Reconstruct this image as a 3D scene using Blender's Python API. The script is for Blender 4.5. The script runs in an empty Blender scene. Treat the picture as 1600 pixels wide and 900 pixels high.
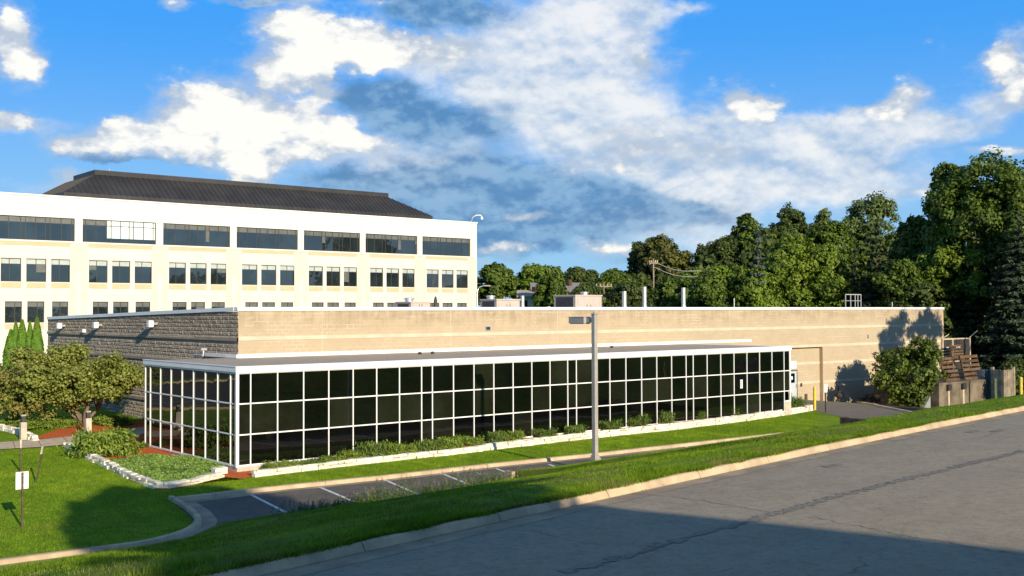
import bpy, bmesh, math, random
import numpy as np
from mathutils import Vector, Matrix
random.seed(7); RNG = np.random.default_rng(11)
R = math.radians
sc = bpy.context.scene
COL = sc.collection

# ------------------------------------------------------------------ camera model (metres, X along the glass front, Y away, Z up)
FPX, YAW, PITCH, ROLL = 1701.195, 0.695181572, 0.0226869749, -0.00384784969
CAM = np.array([-19.7943, -41.2154, 6.1955])
U_ = 1.2192                        # glazing module
ROW = 1.25919616                   # pane row height
_F = np.array([math.sin(YAW)*math.cos(PITCH), math.cos(YAW)*math.cos(PITCH), math.sin(PITCH)])
_R = np.array([math.cos(YAW), -math.sin(YAW), 0.0]); _U = np.cross(_R, _F)
_R2 = _R*math.cos(ROLL)+_U*math.sin(ROLL); _U2 = -_R*math.sin(ROLL)+_U*math.cos(ROLL)
def ray(x, y): return _F+_R2*(x-800)/FPX-_U2*(y-450)/FPX
def onz(x, y, z): d = ray(x, y); return CAM+d*((z-CAM[2])/d[2])
def ony(x, y, Y): d = ray(x, y); return CAM+d*((Y-CAM[1])/d[1])
def atd(x, y, D): return CAM+ray(x, y)*D
SUN_AZ, SUN_EL = R(10.0), R(18.5)      # direction the light travels: azimuth from +Y towards +X
SUN = np.array([math.sin(SUN_AZ)*math.cos(SUN_EL), math.cos(SUN_AZ)*math.cos(SUN_EL), -math.sin(SUN_EL)])

ROADZ = 2.6
def z0(x, y):
    """level of the ground round the low building"""
    left = 0.02*min(max(y, 0), 45)*(1-min(max((x-4.5)/8, 0), 1))
    return -0.25+left-0.085*min(max(x-47, 0), 14)
def ong(x, y):
    z = -0.25
    for _ in range(12):
        p = onz(x, y, z); z = z0(p[0], p[1])
    return np.array([p[0], p[1], z])

# ------------------------------------------------------------------ small helpers
def props(o, label=None, cat=None, group=None, kind=None):
    if label: o['label'] = label
    if cat: o['category'] = cat
    if group: o['group'] = group
    if kind: o['kind'] = kind
    return o
def thing(name, label, cat, loc=(0, 0, 0), group=None, rz=0.0):
    o = bpy.data.objects.new(name, None); COL.objects.link(o)
    o.location = loc; o.rotation_euler = (0, 0, rz); o.empty_display_size = .2
    return props(o, label, cat, group)
def kids(o): return [c for c in COL.objects if c.parent == o]
def copy_tree(root, loc, rz=0.0, scale=None, label=None, group=None):
    r = root.copy(); COL.objects.link(r); r.location = loc; r.rotation_euler = (0, 0, rz)
    if scale is not None: r.scale = scale if hasattr(scale, '__len__') else (scale,)*3
    if label: r['label'] = label
    if group: r['group'] = group
    for ch in kids(root):
        c = ch.copy(); COL.objects.link(c); c.parent = r
        for g in kids(ch):
            d = g.copy(); COL.objects.link(d); d.parent = c
    return r
def base_of(parent):
    o = np.zeros(3)
    while parent is not None:
        o = o+np.array(parent.location); parent = parent.parent
    return o
def link_mesh(name, V, Fc, mats, parent=None, smooth=False, midx=None):
    V = np.asarray(V, float)-base_of(parent)
    me = bpy.data.meshes.new(name)
    me.from_pydata([tuple(v) for v in V], [], [tuple(f) for f in Fc])
    for m in (mats if isinstance(mats, (list, tuple)) else [mats]): me.materials.append(m)
    if midx is not None: me.polygons.foreach_set('material_index', midx)
    if smooth: me.polygons.foreach_set('use_smooth', [True]*len(me.polygons))
    me.update()
    o = bpy.data.objects.new(name, me); COL.objects.link(o)
    if parent is not None: o.parent = parent
    return o
def np_mesh(name, V, n, mat, parent=None, smooth=False):
    """V: (k*n,3) vertices, consecutive n-gons"""
    V = np.asarray(V, np.float32)-base_of(parent).astype(np.float32)
    k = len(V)//n
    me = bpy.data.meshes.new(name)
    me.vertices.add(len(V)); me.vertices.foreach_set('co', V.ravel())
    me.loops.add(len(V)); me.loops.foreach_set('vertex_index', np.arange(len(V), dtype=np.int32))
    me.polygons.add(k); me.polygons.foreach_set('loop_start', np.arange(0, len(V), n, dtype=np.int32))
    try: me.polygons.foreach_set('loop_total', np.full(k, n, dtype=np.int32))
    except Exception: pass
    me.materials.append(mat); me.update(calc_edges=True)
    o = bpy.data.objects.new(name, me); COL.objects.link(o)
    if parent is not None: o.parent = parent
    return o
class MB:
    def __init__(s): s.v = []; s.f = []; s.m = []
    def add(s, V, Fc, m=0):
        b = len(s.v); s.v += [tuple(map(float, v)) for v in V]; s.f += [tuple(i+b for i in f) for f in Fc]; s.m += [m]*len(Fc)
    def box(s, lo, hi, m=0, rz=0, piv=None, jit=0.0):
        x0, y0, z0_ = lo; x1, y1, z1 = hi
        V = np.array([(x0,y0,z0_),(x1,y0,z0_),(x1,y1,z0_),(x0,y1,z0_),(x0,y0,z1),(x1,y0,z1),(x1,y1,z1),(x0,y1,z1)], float)
        if jit: V = V+RNG.uniform(-jit, jit, V.shape)
        if rz:
            p = np.array(piv if piv is not None else V.mean(0)); c, n = math.cos(rz), math.sin(rz)
            d = V-p; V = np.stack([d[:,0]*c-d[:,1]*n, d[:,0]*n+d[:,1]*c, d[:,2]], 1)+p
        s.add(V, [(0,3,2,1),(4,5,6,7),(0,1,5,4),(1,2,6,5),(2,3,7,6),(3,0,4,7)], m)
    def quad(s, a, b, c, d, m=0): s.add([a, b, c, d], [(0,1,2,3)], m)
    def bar(s, a, b, w, h, m=0, up=(0,0,1)):
        a = np.array(a, float); b = np.array(b, float); t = b-a; t /= np.linalg.norm(t)
        sd = np.cross(t, up)
        if np.linalg.norm(sd) < 1e-6: sd = np.array([1.,0,0])
        sd /= np.linalg.norm(sd); n = np.cross(sd, t)
        V = [p+sd*i*w/2+n*j*h/2 for p in (a, b) for i, j in ((-1,-1),(1,-1),(1,1),(-1,1))]
        s.add(V, [(0,3,2,1),(4,5,6,7),(0,1,5,4),(1,2,6,5),(2,3,7,6),(3,0,4,7)][:], m)
    def tube(s, pts, rad, n=8, m=0, cap=True):
        pts = [np.array(p, float) for p in pts]
        if not hasattr(rad, '__len__'): rad = [rad]*len(pts)
        V = []; 
        for i, p in enumerate(pts):
            t = pts[min(i+1, len(pts)-1)]-pts[max(i-1, 0)]; t /= (np.linalg.norm(t)+1e-9)
            a = np.cross(t, (0.0, 0.0, 1.0) if abs(t[2]) < .9 else (1.0, 0, 0)); a /= np.linalg.norm(a); b = np.cross(t, a)
            V += [p+rad[i]*(math.cos(k*2*math.pi/n)*a+math.sin(k*2*math.pi/n)*b) for k in range(n)]
        Fc = [(i*n+k, i*n+(k+1)%n, (i+1)*n+(k+1)%n, (i+1)*n+k) for i in range(len(pts)-1) for k in range(n)]
        if cap: Fc += [tuple(range(n-1, -1, -1)), tuple((len(pts)-1)*n+k for k in range(n))]
        s.add(V, Fc, m)
    def lathe(s, c, prof, n=16, m=0):
        c = np.array(c, float)
        V = [c+np.array([r*math.cos(k*2*math.pi/n), r*math.sin(k*2*math.pi/n), z]) for r, z in prof for k in range(n)]
        Fc = [(i*n+k, i*n+(k+1)%n, (i+1)*n+(k+1)%n, (i+1)*n+k) for i in range(len(prof)-1) for k in range(n)]
        Fc += [tuple(range(n-1, -1, -1)), tuple((len(prof)-1)*n+k for k in range(n))]
        s.add(V, Fc, m)
    def build(s, name, mats, parent=None, smooth=False):
        return link_mesh(name, s.v, s.f, mats, parent, smooth, s.m)

# ------------------------------------------------------------------ materials
class NT:
    def __init__(s, nt): s.nt = nt; nt.nodes.clear()
    def n(s, t, **kw):
        nd = s.nt.nodes.new(t)
        for k, v in kw.items(): setattr(nd, k, v)
        return nd
    def l(s, a, b): s.nt.links.new(a, b)
    def setin(s, sock, v):
        if isinstance(v, bpy.types.NodeSocket): s.l(v, sock)
        elif v is not None: sock.default_value = v
    def math(s, op, a, b=None, c=None, clamp=False):
        nd = s.n('ShaderNodeMath', operation=op, use_clamp=clamp)
        for i, v in enumerate((a, b, c)):
            if v is not None: s.setin(nd.inputs[i], v)
        return nd.outputs[0]
    def mix(s, f, a, b, mode='MIX'):
        nd = s.n('ShaderNodeMix', data_type='RGBA', blend_type=mode, clamp_factor=True)
        s.setin(nd.inputs[0], f); s.setin(nd.inputs[6], a if isinstance(a, bpy.types.NodeSocket) else (*a[:3], 1)); s.setin(nd.inputs[7], b if isinstance(b, bpy.types.NodeSocket) else (*b[:3], 1))
        return nd.outputs[2]
    def noise(s, vec, scale, detail=4, rough=.55, dist=0):
        nd = s.n('ShaderNodeTexNoise'); s.setin(nd.inputs['Vector'], vec); nd.inputs['Scale'].default_value = scale
        nd.inputs['Detail'].default_value = detail; nd.inputs['Roughness'].default_value = rough; nd.inputs['Distortion'].default_value = dist
        return nd.outputs[0]
    def ramp(s, f, lo, hi, a=0., b=1.):
        nd = s.n('ShaderNodeMapRange', interpolation_type='SMOOTHSTEP'); s.setin(nd.inputs[0], f)
        nd.inputs[1].default_value = lo; nd.inputs[2].default_value = hi; nd.inputs[3].default_value = a; nd.inputs[4].default_value = b
        return nd.outputs[0]
    def pos(s): return s.n('ShaderNodeNewGeometry').outputs['Position']
    def obj(s): return s.n('ShaderNodeTexCoord').outputs['Object']
    def sep(s, v): return s.n('ShaderNodeSeparateXYZ'), v
    def mapping(s, v, scale=(1,1,1), rot=(0,0,0), loc=(0,0,0)):
        nd = s.n('ShaderNodeMapping'); s.setin(nd.inputs[0], v); nd.inputs[1].default_value = loc; nd.inputs[2].default_value = rot; nd.inputs[3].default_value = scale
        return nd.outputs[0]
    def bump(s, h, strength=.3, dist=.02, normal=None):
        nd = s.n('ShaderNodeBump'); s.setin(nd.inputs['Height'], h); nd.inputs['Strength'].default_value = strength; nd.inputs['Distance'].default_value = dist
        if normal is not None: s.l(normal, nd.inputs['Normal'])
        return nd.outputs[0]
    def bsdf(s, col, rough=.8, spec=.3, metal=0., normal=None, ior=None):
        nd = s.n('ShaderNodeBsdfPrincipled')
        s.setin(nd.inputs['Base Color'], col if isinstance(col, bpy.types.NodeSocket) else (*col[:3], 1))
        s.setin(nd.inputs['Roughness'], rough); s.setin(nd.inputs['Metallic'], metal); nd.inputs['Specular IOR Level'].default_value = spec
        if ior: nd.inputs['IOR'].default_value = ior
        if normal is not None: s.l(normal, nd.inputs['Normal'])
        return nd
    def out(s, sh):
        o = s.n('ShaderNodeOutputMaterial'); s.l(sh.outputs[0] if isinstance(sh, bpy.types.Node) else sh, o.inputs[0])
def newmat(name):
    m = bpy.data.materials.new(name); m.use_nodes = True; return m, NT(m.node_tree)
def simple(name, c1, c2=None, scale=3., rough=.7, spec=.3, bump=.0, bscale=30., metal=0., bdist=.01, coords='pos', rnd=0., detail=5):
    m, t = newmat(name); v = t.pos() if coords == 'pos' else t.obj()
    col = (*c1, 1)
    if c2: col = t.mix(t.ramp(t.noise(v, scale, detail, .6), .35, .65), c1, c2)
    if rnd:
        r = t.n('ShaderNodeNewGeometry').outputs['Random Per Island']
        f = t.math('MULTIPLY_ADD', r, 2*rnd, 1-rnd)
        mm = t.n('ShaderNodeVectorMath', operation='SCALE')
        t.setin(mm.inputs[0], col if isinstance(col, bpy.types.NodeSocket) else c1); t.l(f, mm.inputs['Scale']); col = mm.outputs[0]
    nb = t.bump(t.noise(v, bscale, 5, .65), bump, bdist) if bump else None
    t.out(t.bsdf(col, rough, spec, metal, nb)); return m
def leafmat(name, a, b, c=None, trans=.14, rough=.55, spec=.25, big=None):
    m, t = newmat(name)
    r = t.n('ShaderNodeNewGeometry').outputs['Random Per Island']
    col = t.mix(r, a, b)
    if c is not None: col = t.mix(t.ramp(t.noise(t.pos(), big or .45, 3, .6), .5, .68), col, c)
    p = t.bsdf(col, rough, spec)
    tr = t.n('ShaderNodeBsdfTranslucent'); t.l(col, tr.inputs[0])
    mx = t.n('ShaderNodeMixShader'); mx.inputs[0].default_value = trans; t.l(p.outputs[0], mx.inputs[1]); t.l(tr.outputs[0], mx.inputs[2])
    t.out(mx); return m
M = {}
# --- block masonry: courses 0.2 m high, two smooth bands, weathering under the coping
def block_mat(name, axis, rough_face):
    m, t = newmat(name); p = t.pos(); sx = t.n('ShaderNodeSeparateXYZ'); t.l(p, sx.inputs[0])
    cb = t.n('ShaderNodeCombineXYZ'); t.l(sx.outputs[axis], cb.inputs[0]); t.l(sx.outputs[2], cb.inputs[1])
    br = t.n('ShaderNodeTexBrick', offset=.5); t.l(cb.outputs[0], br.inputs['Vector'])
    br.inputs['Scale'].default_value = 1; br.inputs['Brick Width'].default_value = .4; br.inputs['Row Height'].default_value = .2
    br.inputs['Mortar Size'].default_value = .008; br.inputs['Bias'].default_value = 0
    if rough_face: a, b, mo = (.275,.235,.18), (.335,.287,.22), (.235,.20,.155)
    else: a, b, mo = (.415,.338,.232), (.44,.358,.246), (.46,.385,.275)
    br.inputs['Color1'].default_value = (*a,1); br.inputs['Color2'].default_value = (*b,1); br.inputs['Mortar'].default_value = (*mo,1)
    col = br.outputs[0]
    # weather stains of their own shape: broad blotches, stronger in the top metre where the coping drips
    st = t.noise(t.mapping(p, (.5,.5,1.6)), 1.1, 7, .68)
    drip = t.noise(t.mapping(p, (2.2,2.2,.5)), 1.3, 6, .7)
    topm = t.ramp(sx.outputs[2], 5.0, 6.2)
    f = t.math('MULTIPLY', t.math('MULTIPLY', t.ramp(t.math('ADD', t.math('MULTIPLY', st, .5), t.math('MULTIPLY', drip, .5)), .4, .64), topm), .68)
    col = t.mix(f, col, t.mix(1.0, col, (.60,.56,.52), 'MULTIPLY'))
    f2 = t.math('MULTIPLY', t.ramp(t.noise(p, .35, 6, .65), .42, .7), .26)
    col = t.mix(f2, col, t.mix(1.0, col, (.80,.77,.74), 'MULTIPLY'))
    if not rough_face:   # patched / efflorescent mortar streaks
        ef = t.noise(t.mapping(p, (.7,.7,3.)), .9, 5, .7); 
        f3 = t.math('MULTIPLY', t.ramp(ef, .6, .72), t.math('SUBTRACT', 1.0, br.outputs['Fac']))
        f3 = t.math('MULTIPLY', br.outputs['Fac'], t.ramp(ef, .52, .62)); col = t.mix(f3, col, (.62,.55,.42))
    h = t.math('ADD', t.math('MULTIPLY', br.outputs['Fac'], -.6), t.noise(p, 22 if not rough_face else 14, 6, .7))
    nb = t.bump(h, .35 if not rough_face else .5, .012 if not rough_face else .03)
    t.out(t.bsdf(col, .92, .12, 0, nb)); return m
M['block'] = block_mat('block_smooth', 0, False)
M['block_rough'] = block_mat('block_split_face', 1, True)
M['band'] = simple('cast_stone_band', (.58,.50,.37), (.51,.43,.32), 1.2, .85, .15, .15, 60)
M['white_metal'] = simple('white_metal', (.80,.80,.78), (.74,.74,.72), .8, .38, .4, .04, 3., bdist=.02)
M['white_paint'] = simple('white_paint', (.78,.78,.76), (.70,.70,.68), 5., .5, .3)
M['coping'] = simple('metal_coping', (.80,.80,.79), (.70,.72,.74), .7, .35, .5, .05, 2., bdist=.02)
# dark reflective glazing
def glass_mat(name, col, ior, rough=.012, wob=.25):
    m, t = newmat(name); p = t.pos()
    nb = t.bump(t.noise(p, .9, 2, .5), wob, .012)
    c = t.mix(t.ramp(t.noise(p, .35, 4, .6), .4, .65), col, tuple(k*1.8 for k in col))
    t.out(t.bsdf(c, rough, .5, 0, nb, ior)); return m
M['dark_glass'] = glass_mat('dark_tinted_glass', (.0018,.0020,.0018), 1.75)
M['painted_reflection_glass'] = glass_mat('tinted_glass_painted_reflection', (.0075,.0080,.0052), 1.75)  # olive base colour paints in the bank grass reflected in these panes
M['office_glass'] = glass_mat('office_glass', (.012,.018,.02), 2.0, .01, .12)
M['blind'] = simple('pale_blind', (.42,.47,.45), (.36,.41,.40), 2., .6)
M['bright_blind'] = simple('bright_blind', (.62,.72,.70), (.55,.66,.64), 2., .5)
M['dark_frame'] = simple('bronze_frame', (.05,.042,.036), None, rough=.45, spec=.4)
M['gravel'] = simple('roof_gravel', (.62,.53,.42), (.26,.22,.17), 18., .95, .1, .9, 28., bdist=.05)
M['concrete'] = simple('concrete', (.58,.46,.32), (.45,.36,.25), 2.3, .9, .15, .3, 45.)
M['kerb'] = simple('kerb_concrete', (.57,.43,.27), (.40,.305,.195), 1.4, .92, .12, .45, 30., bdist=.015, detail=8)
M['gutter'] = simple('gutter_concrete', (.40,.315,.21), (.27,.22,.155), 1.2, .92, .12, .4, 40., detail=8)
M['foundation'] = simple('foundation_concrete', (.55,.48,.38), (.42,.37,.30), 3., .9, .1, .3, 30.)
M['old_concrete'] = simple('stained_concrete', (.21,.175,.125), (.10,.083,.062), .8, .95, .1, .4, 20., detail=8)
M['wall_cream'] = None
def office_wall():
    m, t = newmat('precast_panels'); p = t.pos()
    c = t.mix(t.ramp(t.noise(p, .5, 5, .6), .35, .7), (.66,.625,.545), (.62,.585,.505))
    sx = t.n('ShaderNodeSeparateXYZ'); t.l(p, sx.inputs[0])
    up = t.ramp(sx.outputs[2], 13.05, 13.12)
    c = t.mix(up, c, (.69,.665,.60))
    t.out(t.bsdf(c, .85, .15, 0, t.bump(t.noise(p, 25, 3), .1, .01))); return m
M['wall_cream'] = office_wall()
M['tan_panel'] = simple('tan_panel', (.57,.45,.295), (.53,.42,.27), 1.5, .85, .15)
def mansard():
    m, t = newmat('standing_seam_metal'); p = t.pos()
    c = t.mix(t.ramp(t.noise(p, .4, 5, .6), .3, .7), (.026,.025,.025), (.042,.040,.039))
    t.out(t.bsdf(c, .5, .35, 0, t.bump(t.noise(p, 2.5, 3), .06, .02))); return m
M['mansard'] = mansard()
def road_mat(name, a, b, dark, sealed=True, sc_=1.):
    m, t = newmat(name); p = t.pos()
    fine = t.noise(p, 55*sc_, 4, .8); mid = t.noise(p, 1.1, 8, .66); big = t.noise(t.mapping(p, (.35,1.,1.), (0,0,R(8))), .35, 5, .6)
    c = t.mix(t.ramp(t.math('ADD', t.math('MULTIPLY', mid, .6), t.math('MULTIPLY', big, .4)), .38, .62), a, b)
    c = t.mix(t.math('MULTIPLY', t.ramp(fine, .40, .70), .55), c, tuple(k*1.7 for k in b))
    c = t.mix(t.math('MULTIPLY', t.ramp(t.noise(p, 7, 6, .75), .46, .62), .38), c, tuple(k*.62 for k in a))
    c = t.mix(t.math('MULTIPLY', t.ramp(t.noise(p, 22, 3, .6), .55, .75), .4), c, dark)
    # cracks: thin lines where a voronoi cell edge passes, broken up by noise
    vo = t.n('ShaderNodeTexVoronoi', feature='DISTANCE_TO_EDGE'); vo.inputs['Scale'].default_value = .16
    wv = t.n('ShaderNodeVectorMath', operation='ADD'); t.l(t.mapping(p, (1,.75,1)), wv.inputs[0])
    nz = t.n('ShaderNodeTexNoise'); t.l(p, nz.inputs['Vector']); nz.inputs['Scale'].default_value = 1.2; nz.inputs['Detail'].default_value = 6
    sv = t.n('ShaderNodeVectorMath', operation='SCALE'); t.l(nz.outputs['Color'], sv.inputs[0]); sv.inputs['Scale'].default_value = .9
    t.l(sv.outputs[0], wv.inputs[1]); t.l(wv.outputs[0], vo.inputs['Vector'])
    cr = t.math('MULTIPLY', t.ramp(vo.outputs['Distance'], .0, .006, 1, 0), t.ramp(t.noise(p, .25, 3, .6), .45, .6))
    c = t.mix(t.math('MULTIPLY', cr, .4), c, tuple(k*.35 for k in dark))
    # short dark scuffs stretched along the road
    sc1 = t.noise(t.mapping(p, (.6,5.,1.), (0,0,R(-14))), .8, 4, .6)
    sc2 = t.math('MULTIPLY', t.ramp(sc1, .64, .72), t.ramp(t.noise(p, .45, 3), .5, .62))
    c = t.mix(t.math('MULTIPLY', sc2, .55), c, dark)
    h = t.math('SUBTRACT', t.noise(p, 70, 4, .7), t.math('MULTIPLY', cr, 2.))
    t.out(t.bsdf(c, .88, .22, 0, t.bump(h, .5, .008))); return m
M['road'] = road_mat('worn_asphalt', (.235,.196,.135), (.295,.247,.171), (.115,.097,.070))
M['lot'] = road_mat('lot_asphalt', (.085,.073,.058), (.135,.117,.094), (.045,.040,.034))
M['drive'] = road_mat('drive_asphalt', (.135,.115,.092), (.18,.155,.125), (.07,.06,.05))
M['line'] = simple('road_paint', (.74,.73,.69), (.5,.49,.46), 6., .8, .2)
M['seal'] = simple('crack_sealant', (.15,.128,.093), (.245,.208,.148), 9., .7, .3)
M['mulch'] = simple('red_mulch', (.74,.19,.06), (.40,.085,.03), 16., .95, .1, 1., 22., bdist=.06)
M['limestone'] = simple('limestone', (.80,.75,.63), (.64,.57,.45), 4., .9, .15, .5, 16., rnd=.16, bdist=.03)
M['bark'] = simple('bark', (.11,.085,.06), (.05,.038,.028), 9., .95, .1, .8, 14., bdist=.04)
M['bark_pale'] = simple('pale_bark', (.22,.165,.115), (.12,.09,.065), 9., .95, .1, .8, 14., bdist=.03)
M['galv'] = simple('galvanised_steel', (.55,.57,.58), (.43,.45,.47), 6., .42, .5, metal=.55)
M['lamp_metal'] = simple('bronze_grey_paint', (.36,.335,.30), (.31,.29,.26), 3., .45, .4)
M['rtu'] = simple('beige_grey_sheet_metal', (.50,.42,.37), (.45,.38,.34), 1.6, .55, .35)
M['rtu_dark'] = simple('condenser_coil', (.035,.035,.037), (.06,.06,.06), 8., .6, .3)
M['yellow'] = simple('yellow_paint', (.72,.53,.06), (.60,.42,.05), 4., .55, .3)
M['green_post'] = simple('green_grey_paint', (.13,.14,.07), (.09,.10,.05), 5., .7, .2)
M['black_post'] = simple('dark_post', (.035,.033,.03), (.06,.05,.04), 5., .7, .2)
M['brown_post'] = simple('brown_rusted_post', (.11,.085,.05), (.07,.05,.03), 7., .8, .2)
M['timber'] = simple('dark_timber', (.06,.045,.033), (.11,.085,.06), 3., .95, .1, .6, 14., bdist=.03)
M['pallet'] = simple('weathered_pallet_wood', (.13,.082,.048), (.075,.048,.03), 3., .9, .1, .4, 20., rnd=.3)
M['fence_wood'] = simple('grey_fence_wood', (.33,.27,.19), (.20,.165,.12), 2.5, .9, .1, .4, 20., rnd=.3)
M['steel_blue'] = simple('blue_grey_steel', (.09,.12,.145), (.06,.08,.095), 1.5, .5, .4)
M['dark_panel'] = simple('dark_panel', (.045,.042,.038), (.03,.028,.026), 3., .6, .3)
M['door'] = simple('pale_blue_door', (.46,.51,.52), (.42,.47,.48), 2., .5, .35)
M['lens'] = simple('frosted_lens', (.40,.41,.40), None, rough=.3)
M['sticker'] = simple('blue_sticker', (.30,.48,.72), (.8,.84,.88), 14., .4)
M['ink'] = simple('faded_print', (.30,.32,.34), None, rough=.6)
M['roof_shingle'] = simple('grey_shingles', (.26,.25,.23), (.19,.18,.17), 2., .9, .1)
M['siding_white'] = simple('white_siding', (.74,.74,.72), (.68,.68,.66), 2., .7)
M['siding_blue'] = simple('blue_siding', (.40,.50,.58), (.36,.46,.54), 2., .7)
M['brick'] = simple('dark_brick', (.10,.06,.045), (.07,.042,.032), 2., .9, .1, .3, 30.)
M['wire'] = simple('black_cable', (.02,.02,.02), None, rough=.6)
# grass
def grass_mat(name, a, b, c, trans=0., island=False, dry=None):
    m, t = newmat(name); p = t.pos()
    big = t.noise(p, .17, 6, .68); mid = t.noise(p, 1.4, 6, .7)
    col = t.mix(t.ramp(big, .4, .62), a, b)
    col = t.mix(t.math('MULTIPLY', t.ramp(mid, .40, .66), .75), col, c)
    wv = t.noise(t.mapping(p, (1.6,.25,1.), (0,0,R(4))), .9, 3, .5); col = t.mix(t.math('MULTIPLY', t.ramp(wv, .46, .58), .3), col, tuple(k*.62 for k in a))
    yel = t.ramp(t.noise(p, .36, 6, .72), .52, .70); col = t.mix(t.math('MULTIPLY', yel, .55), col, (a[0]*1.55, a[1]*1.05, a[2]*2.2))
    if dry: col = t.mix(t.math('MULTIPLY', t.ramp(t.noise(p, .55, 6, .7), .50, .68), .75), col, dry)
    if island:
        r = t.n('ShaderNodeNewGeometry').outputs['Random Per Island']
        sv = t.n('ShaderNodeVectorMath', operation='SCALE'); t.l(col, sv.inputs[0]); t.l(t.math('MULTIPLY_ADD', r, .8, .6), sv.inputs['Scale']); col = sv.outputs[0]
    nb = t.bump(t.noise(p, 26, 6, .8), .8, .05) if not island else None
    sh = t.bsdf(col, .8, .05, 0, nb)
    if trans:
        tr = t.n('ShaderNodeBsdfTranslucent'); t.l(col, tr.inputs[0]); mx = t.n('ShaderNodeMixShader'); mx.inputs[0].default_value = trans
        t.l(sh.outputs[0], mx.inputs[1]); t.l(tr.outputs[0], mx.inputs[2]); sh = mx
    t.out(sh); return m
M['lawn'] = grass_mat('mown_lawn', (.15,.255,.012), (.225,.335,.015), (.10,.19,.012))
M['bank'] = grass_mat('bank_turf', (.125,.21,.013), (.18,.275,.015), (.075,.14,.012), dry=(.19,.18,.05))
M['blade'] = grass_mat('grass_blades', (.175,.285,.014), (.255,.375,.018), (.115,.21,.014), .3, True)
M['bank_blade'] = grass_mat('bank_grass_blades', (.15,.25,.015), (.215,.325,.018), (.09,.17,.013), .3, True, (.26,.25,.08))
# leaves
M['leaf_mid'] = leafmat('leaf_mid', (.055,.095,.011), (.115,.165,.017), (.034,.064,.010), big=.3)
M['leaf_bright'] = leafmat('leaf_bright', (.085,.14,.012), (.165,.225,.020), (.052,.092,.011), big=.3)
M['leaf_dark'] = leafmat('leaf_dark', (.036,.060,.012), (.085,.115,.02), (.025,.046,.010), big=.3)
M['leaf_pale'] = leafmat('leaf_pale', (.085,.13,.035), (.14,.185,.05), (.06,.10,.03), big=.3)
M['leaf_olive'] = leafmat('leaf_olive', (.07,.08,.018), (.135,.135,.025), None)
M['spruce'] = leafmat('spruce_needles', (.035,.055,.022), (.075,.10,.04), None, .1)
M['spruce_blue'] = leafmat('blue_spruce_needles', (.07,.105,.085), (.13,.17,.14), None, .1)
M['crab'] = leafmat('crabapple_leaves', (.105,.145,.022), (.30,.32,.065), (.23,.20,.055), .2, big=.33)
M['spruce_grey'] = leafmat('grey_green_spruce', (.040,.060,.034), (.085,.115,.06), None, .1)
M['arbor'] = leafmat('arborvitae_sprays', (.08,.18,.015), (.14,.26,.025), None, .15)
M['juniper'] = leafmat('juniper_sprays', (.09,.155,.02), (.25,.33,.045), None, .15)
M['juniper_dark'] = leafmat('dark_juniper_sprays', (.055,.105,.017), (.155,.22,.035), None, .15)
M['cover'] = leafmat('ground_cover_leaves', (.14,.25,.035), (.27,.39,.09), (.10,.18,.03), .25)
M['weed'] = leafmat('weed_leaves', (.045,.085,.014), (.115,.165,.03), None, .2)
M['seedhead'] = leafmat('dry_seed_heads', (.22,.19,.10), (.38,.33,.19), None, .2)
M['leaf_maple'] = leafmat('maple_leaves', (.06,.095,.011), (.125,.165,.02), (.04,.07,.010), big=.8)

# ------------------------------------------------------------------ foliage generators
def unit(v): return v/(np.linalg.norm(v, axis=-1, keepdims=True)+1e-9)
def leaf_quads(P, N, L, W):
    k = len(P); N = unit(N); a = unit(np.cross(N, RNG.normal(size=(k, 3)))); b = np.cross(N, a)
    L = np.broadcast_to(np.asarray(L, float), (k,))[:, None]; W = np.broadcast_to(np.asarray(W, float), (k,))[:, None]
    bend = N*L*.18
    return np.stack([P+a*L-bend, P+b*W, P-a*L-bend, P-b*W], 1).reshape(-1, 3)
def clumps(lobes, n_clump, per, spread, leaf, seed=0, fill=.25, flat=.75):
    """lobes: (centre, radii); leaf clumps over each lobe's shell with gaps between them"""
    rng = np.random.default_rng(seed); out = []; nor = []
    vol = np.array([np.prod(r)**(2/3) for c, r in lobes]); w = vol/vol.sum()
    for (c, r), k in zip(lobes, np.maximum(2, (w*n_clump).astype(int))):
        c = np.array(c, float); r = np.array(r, float)
        d = unit(rng.normal(size=(k, 3))); d[:, 2] = np.abs(d[:, 2])*np.where(rng.random(k) < .72, 1, -1)
        rad = np.where(rng.random(k) < fill, rng.uniform(.3, .8, k), rng.uniform(.82, 1.12, k))
        cc = c+d*r*rad[:, None]
        ph = rng.uniform(0, 6.28, 3); hole = np.sin(cc[:,0]*1.9/max(spread, .3)*.35+ph[0])+np.sin(cc[:,1]*1.9/max(spread, .3)*.35+ph[1])+np.sin(cc[:,2]*2.3/max(spread, .3)*.35+ph[2])
        cc = cc[hole > -1.35]; d = d[hole > -1.35]; k = len(cc)
        sz = spread*rng.uniform(.55, 1.45, k)
        for j in range(k):
            m = max(4, int(per*rng.uniform(.5, 1.5)*(sz[j]/spread)**1.3))
            e = unit(rng.normal(size=(m, 3)))*(rng.random(m)**.45)[:, None]
            e[:, 2] *= flat
            out.append(cc[j]+e*sz[j]); nor.append(e*.9+d[j]*.7+rng.normal(size=(m, 3))*.55+np.array([0, 0, .35]))
    P = np.concatenate(out); N = np.concatenate(nor); s = leaf*rng.uniform(.6, 1.35, len(P))
    return leaf_quads(P, N, s, s*rng.uniform(.5, .8, len(P)))
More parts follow.
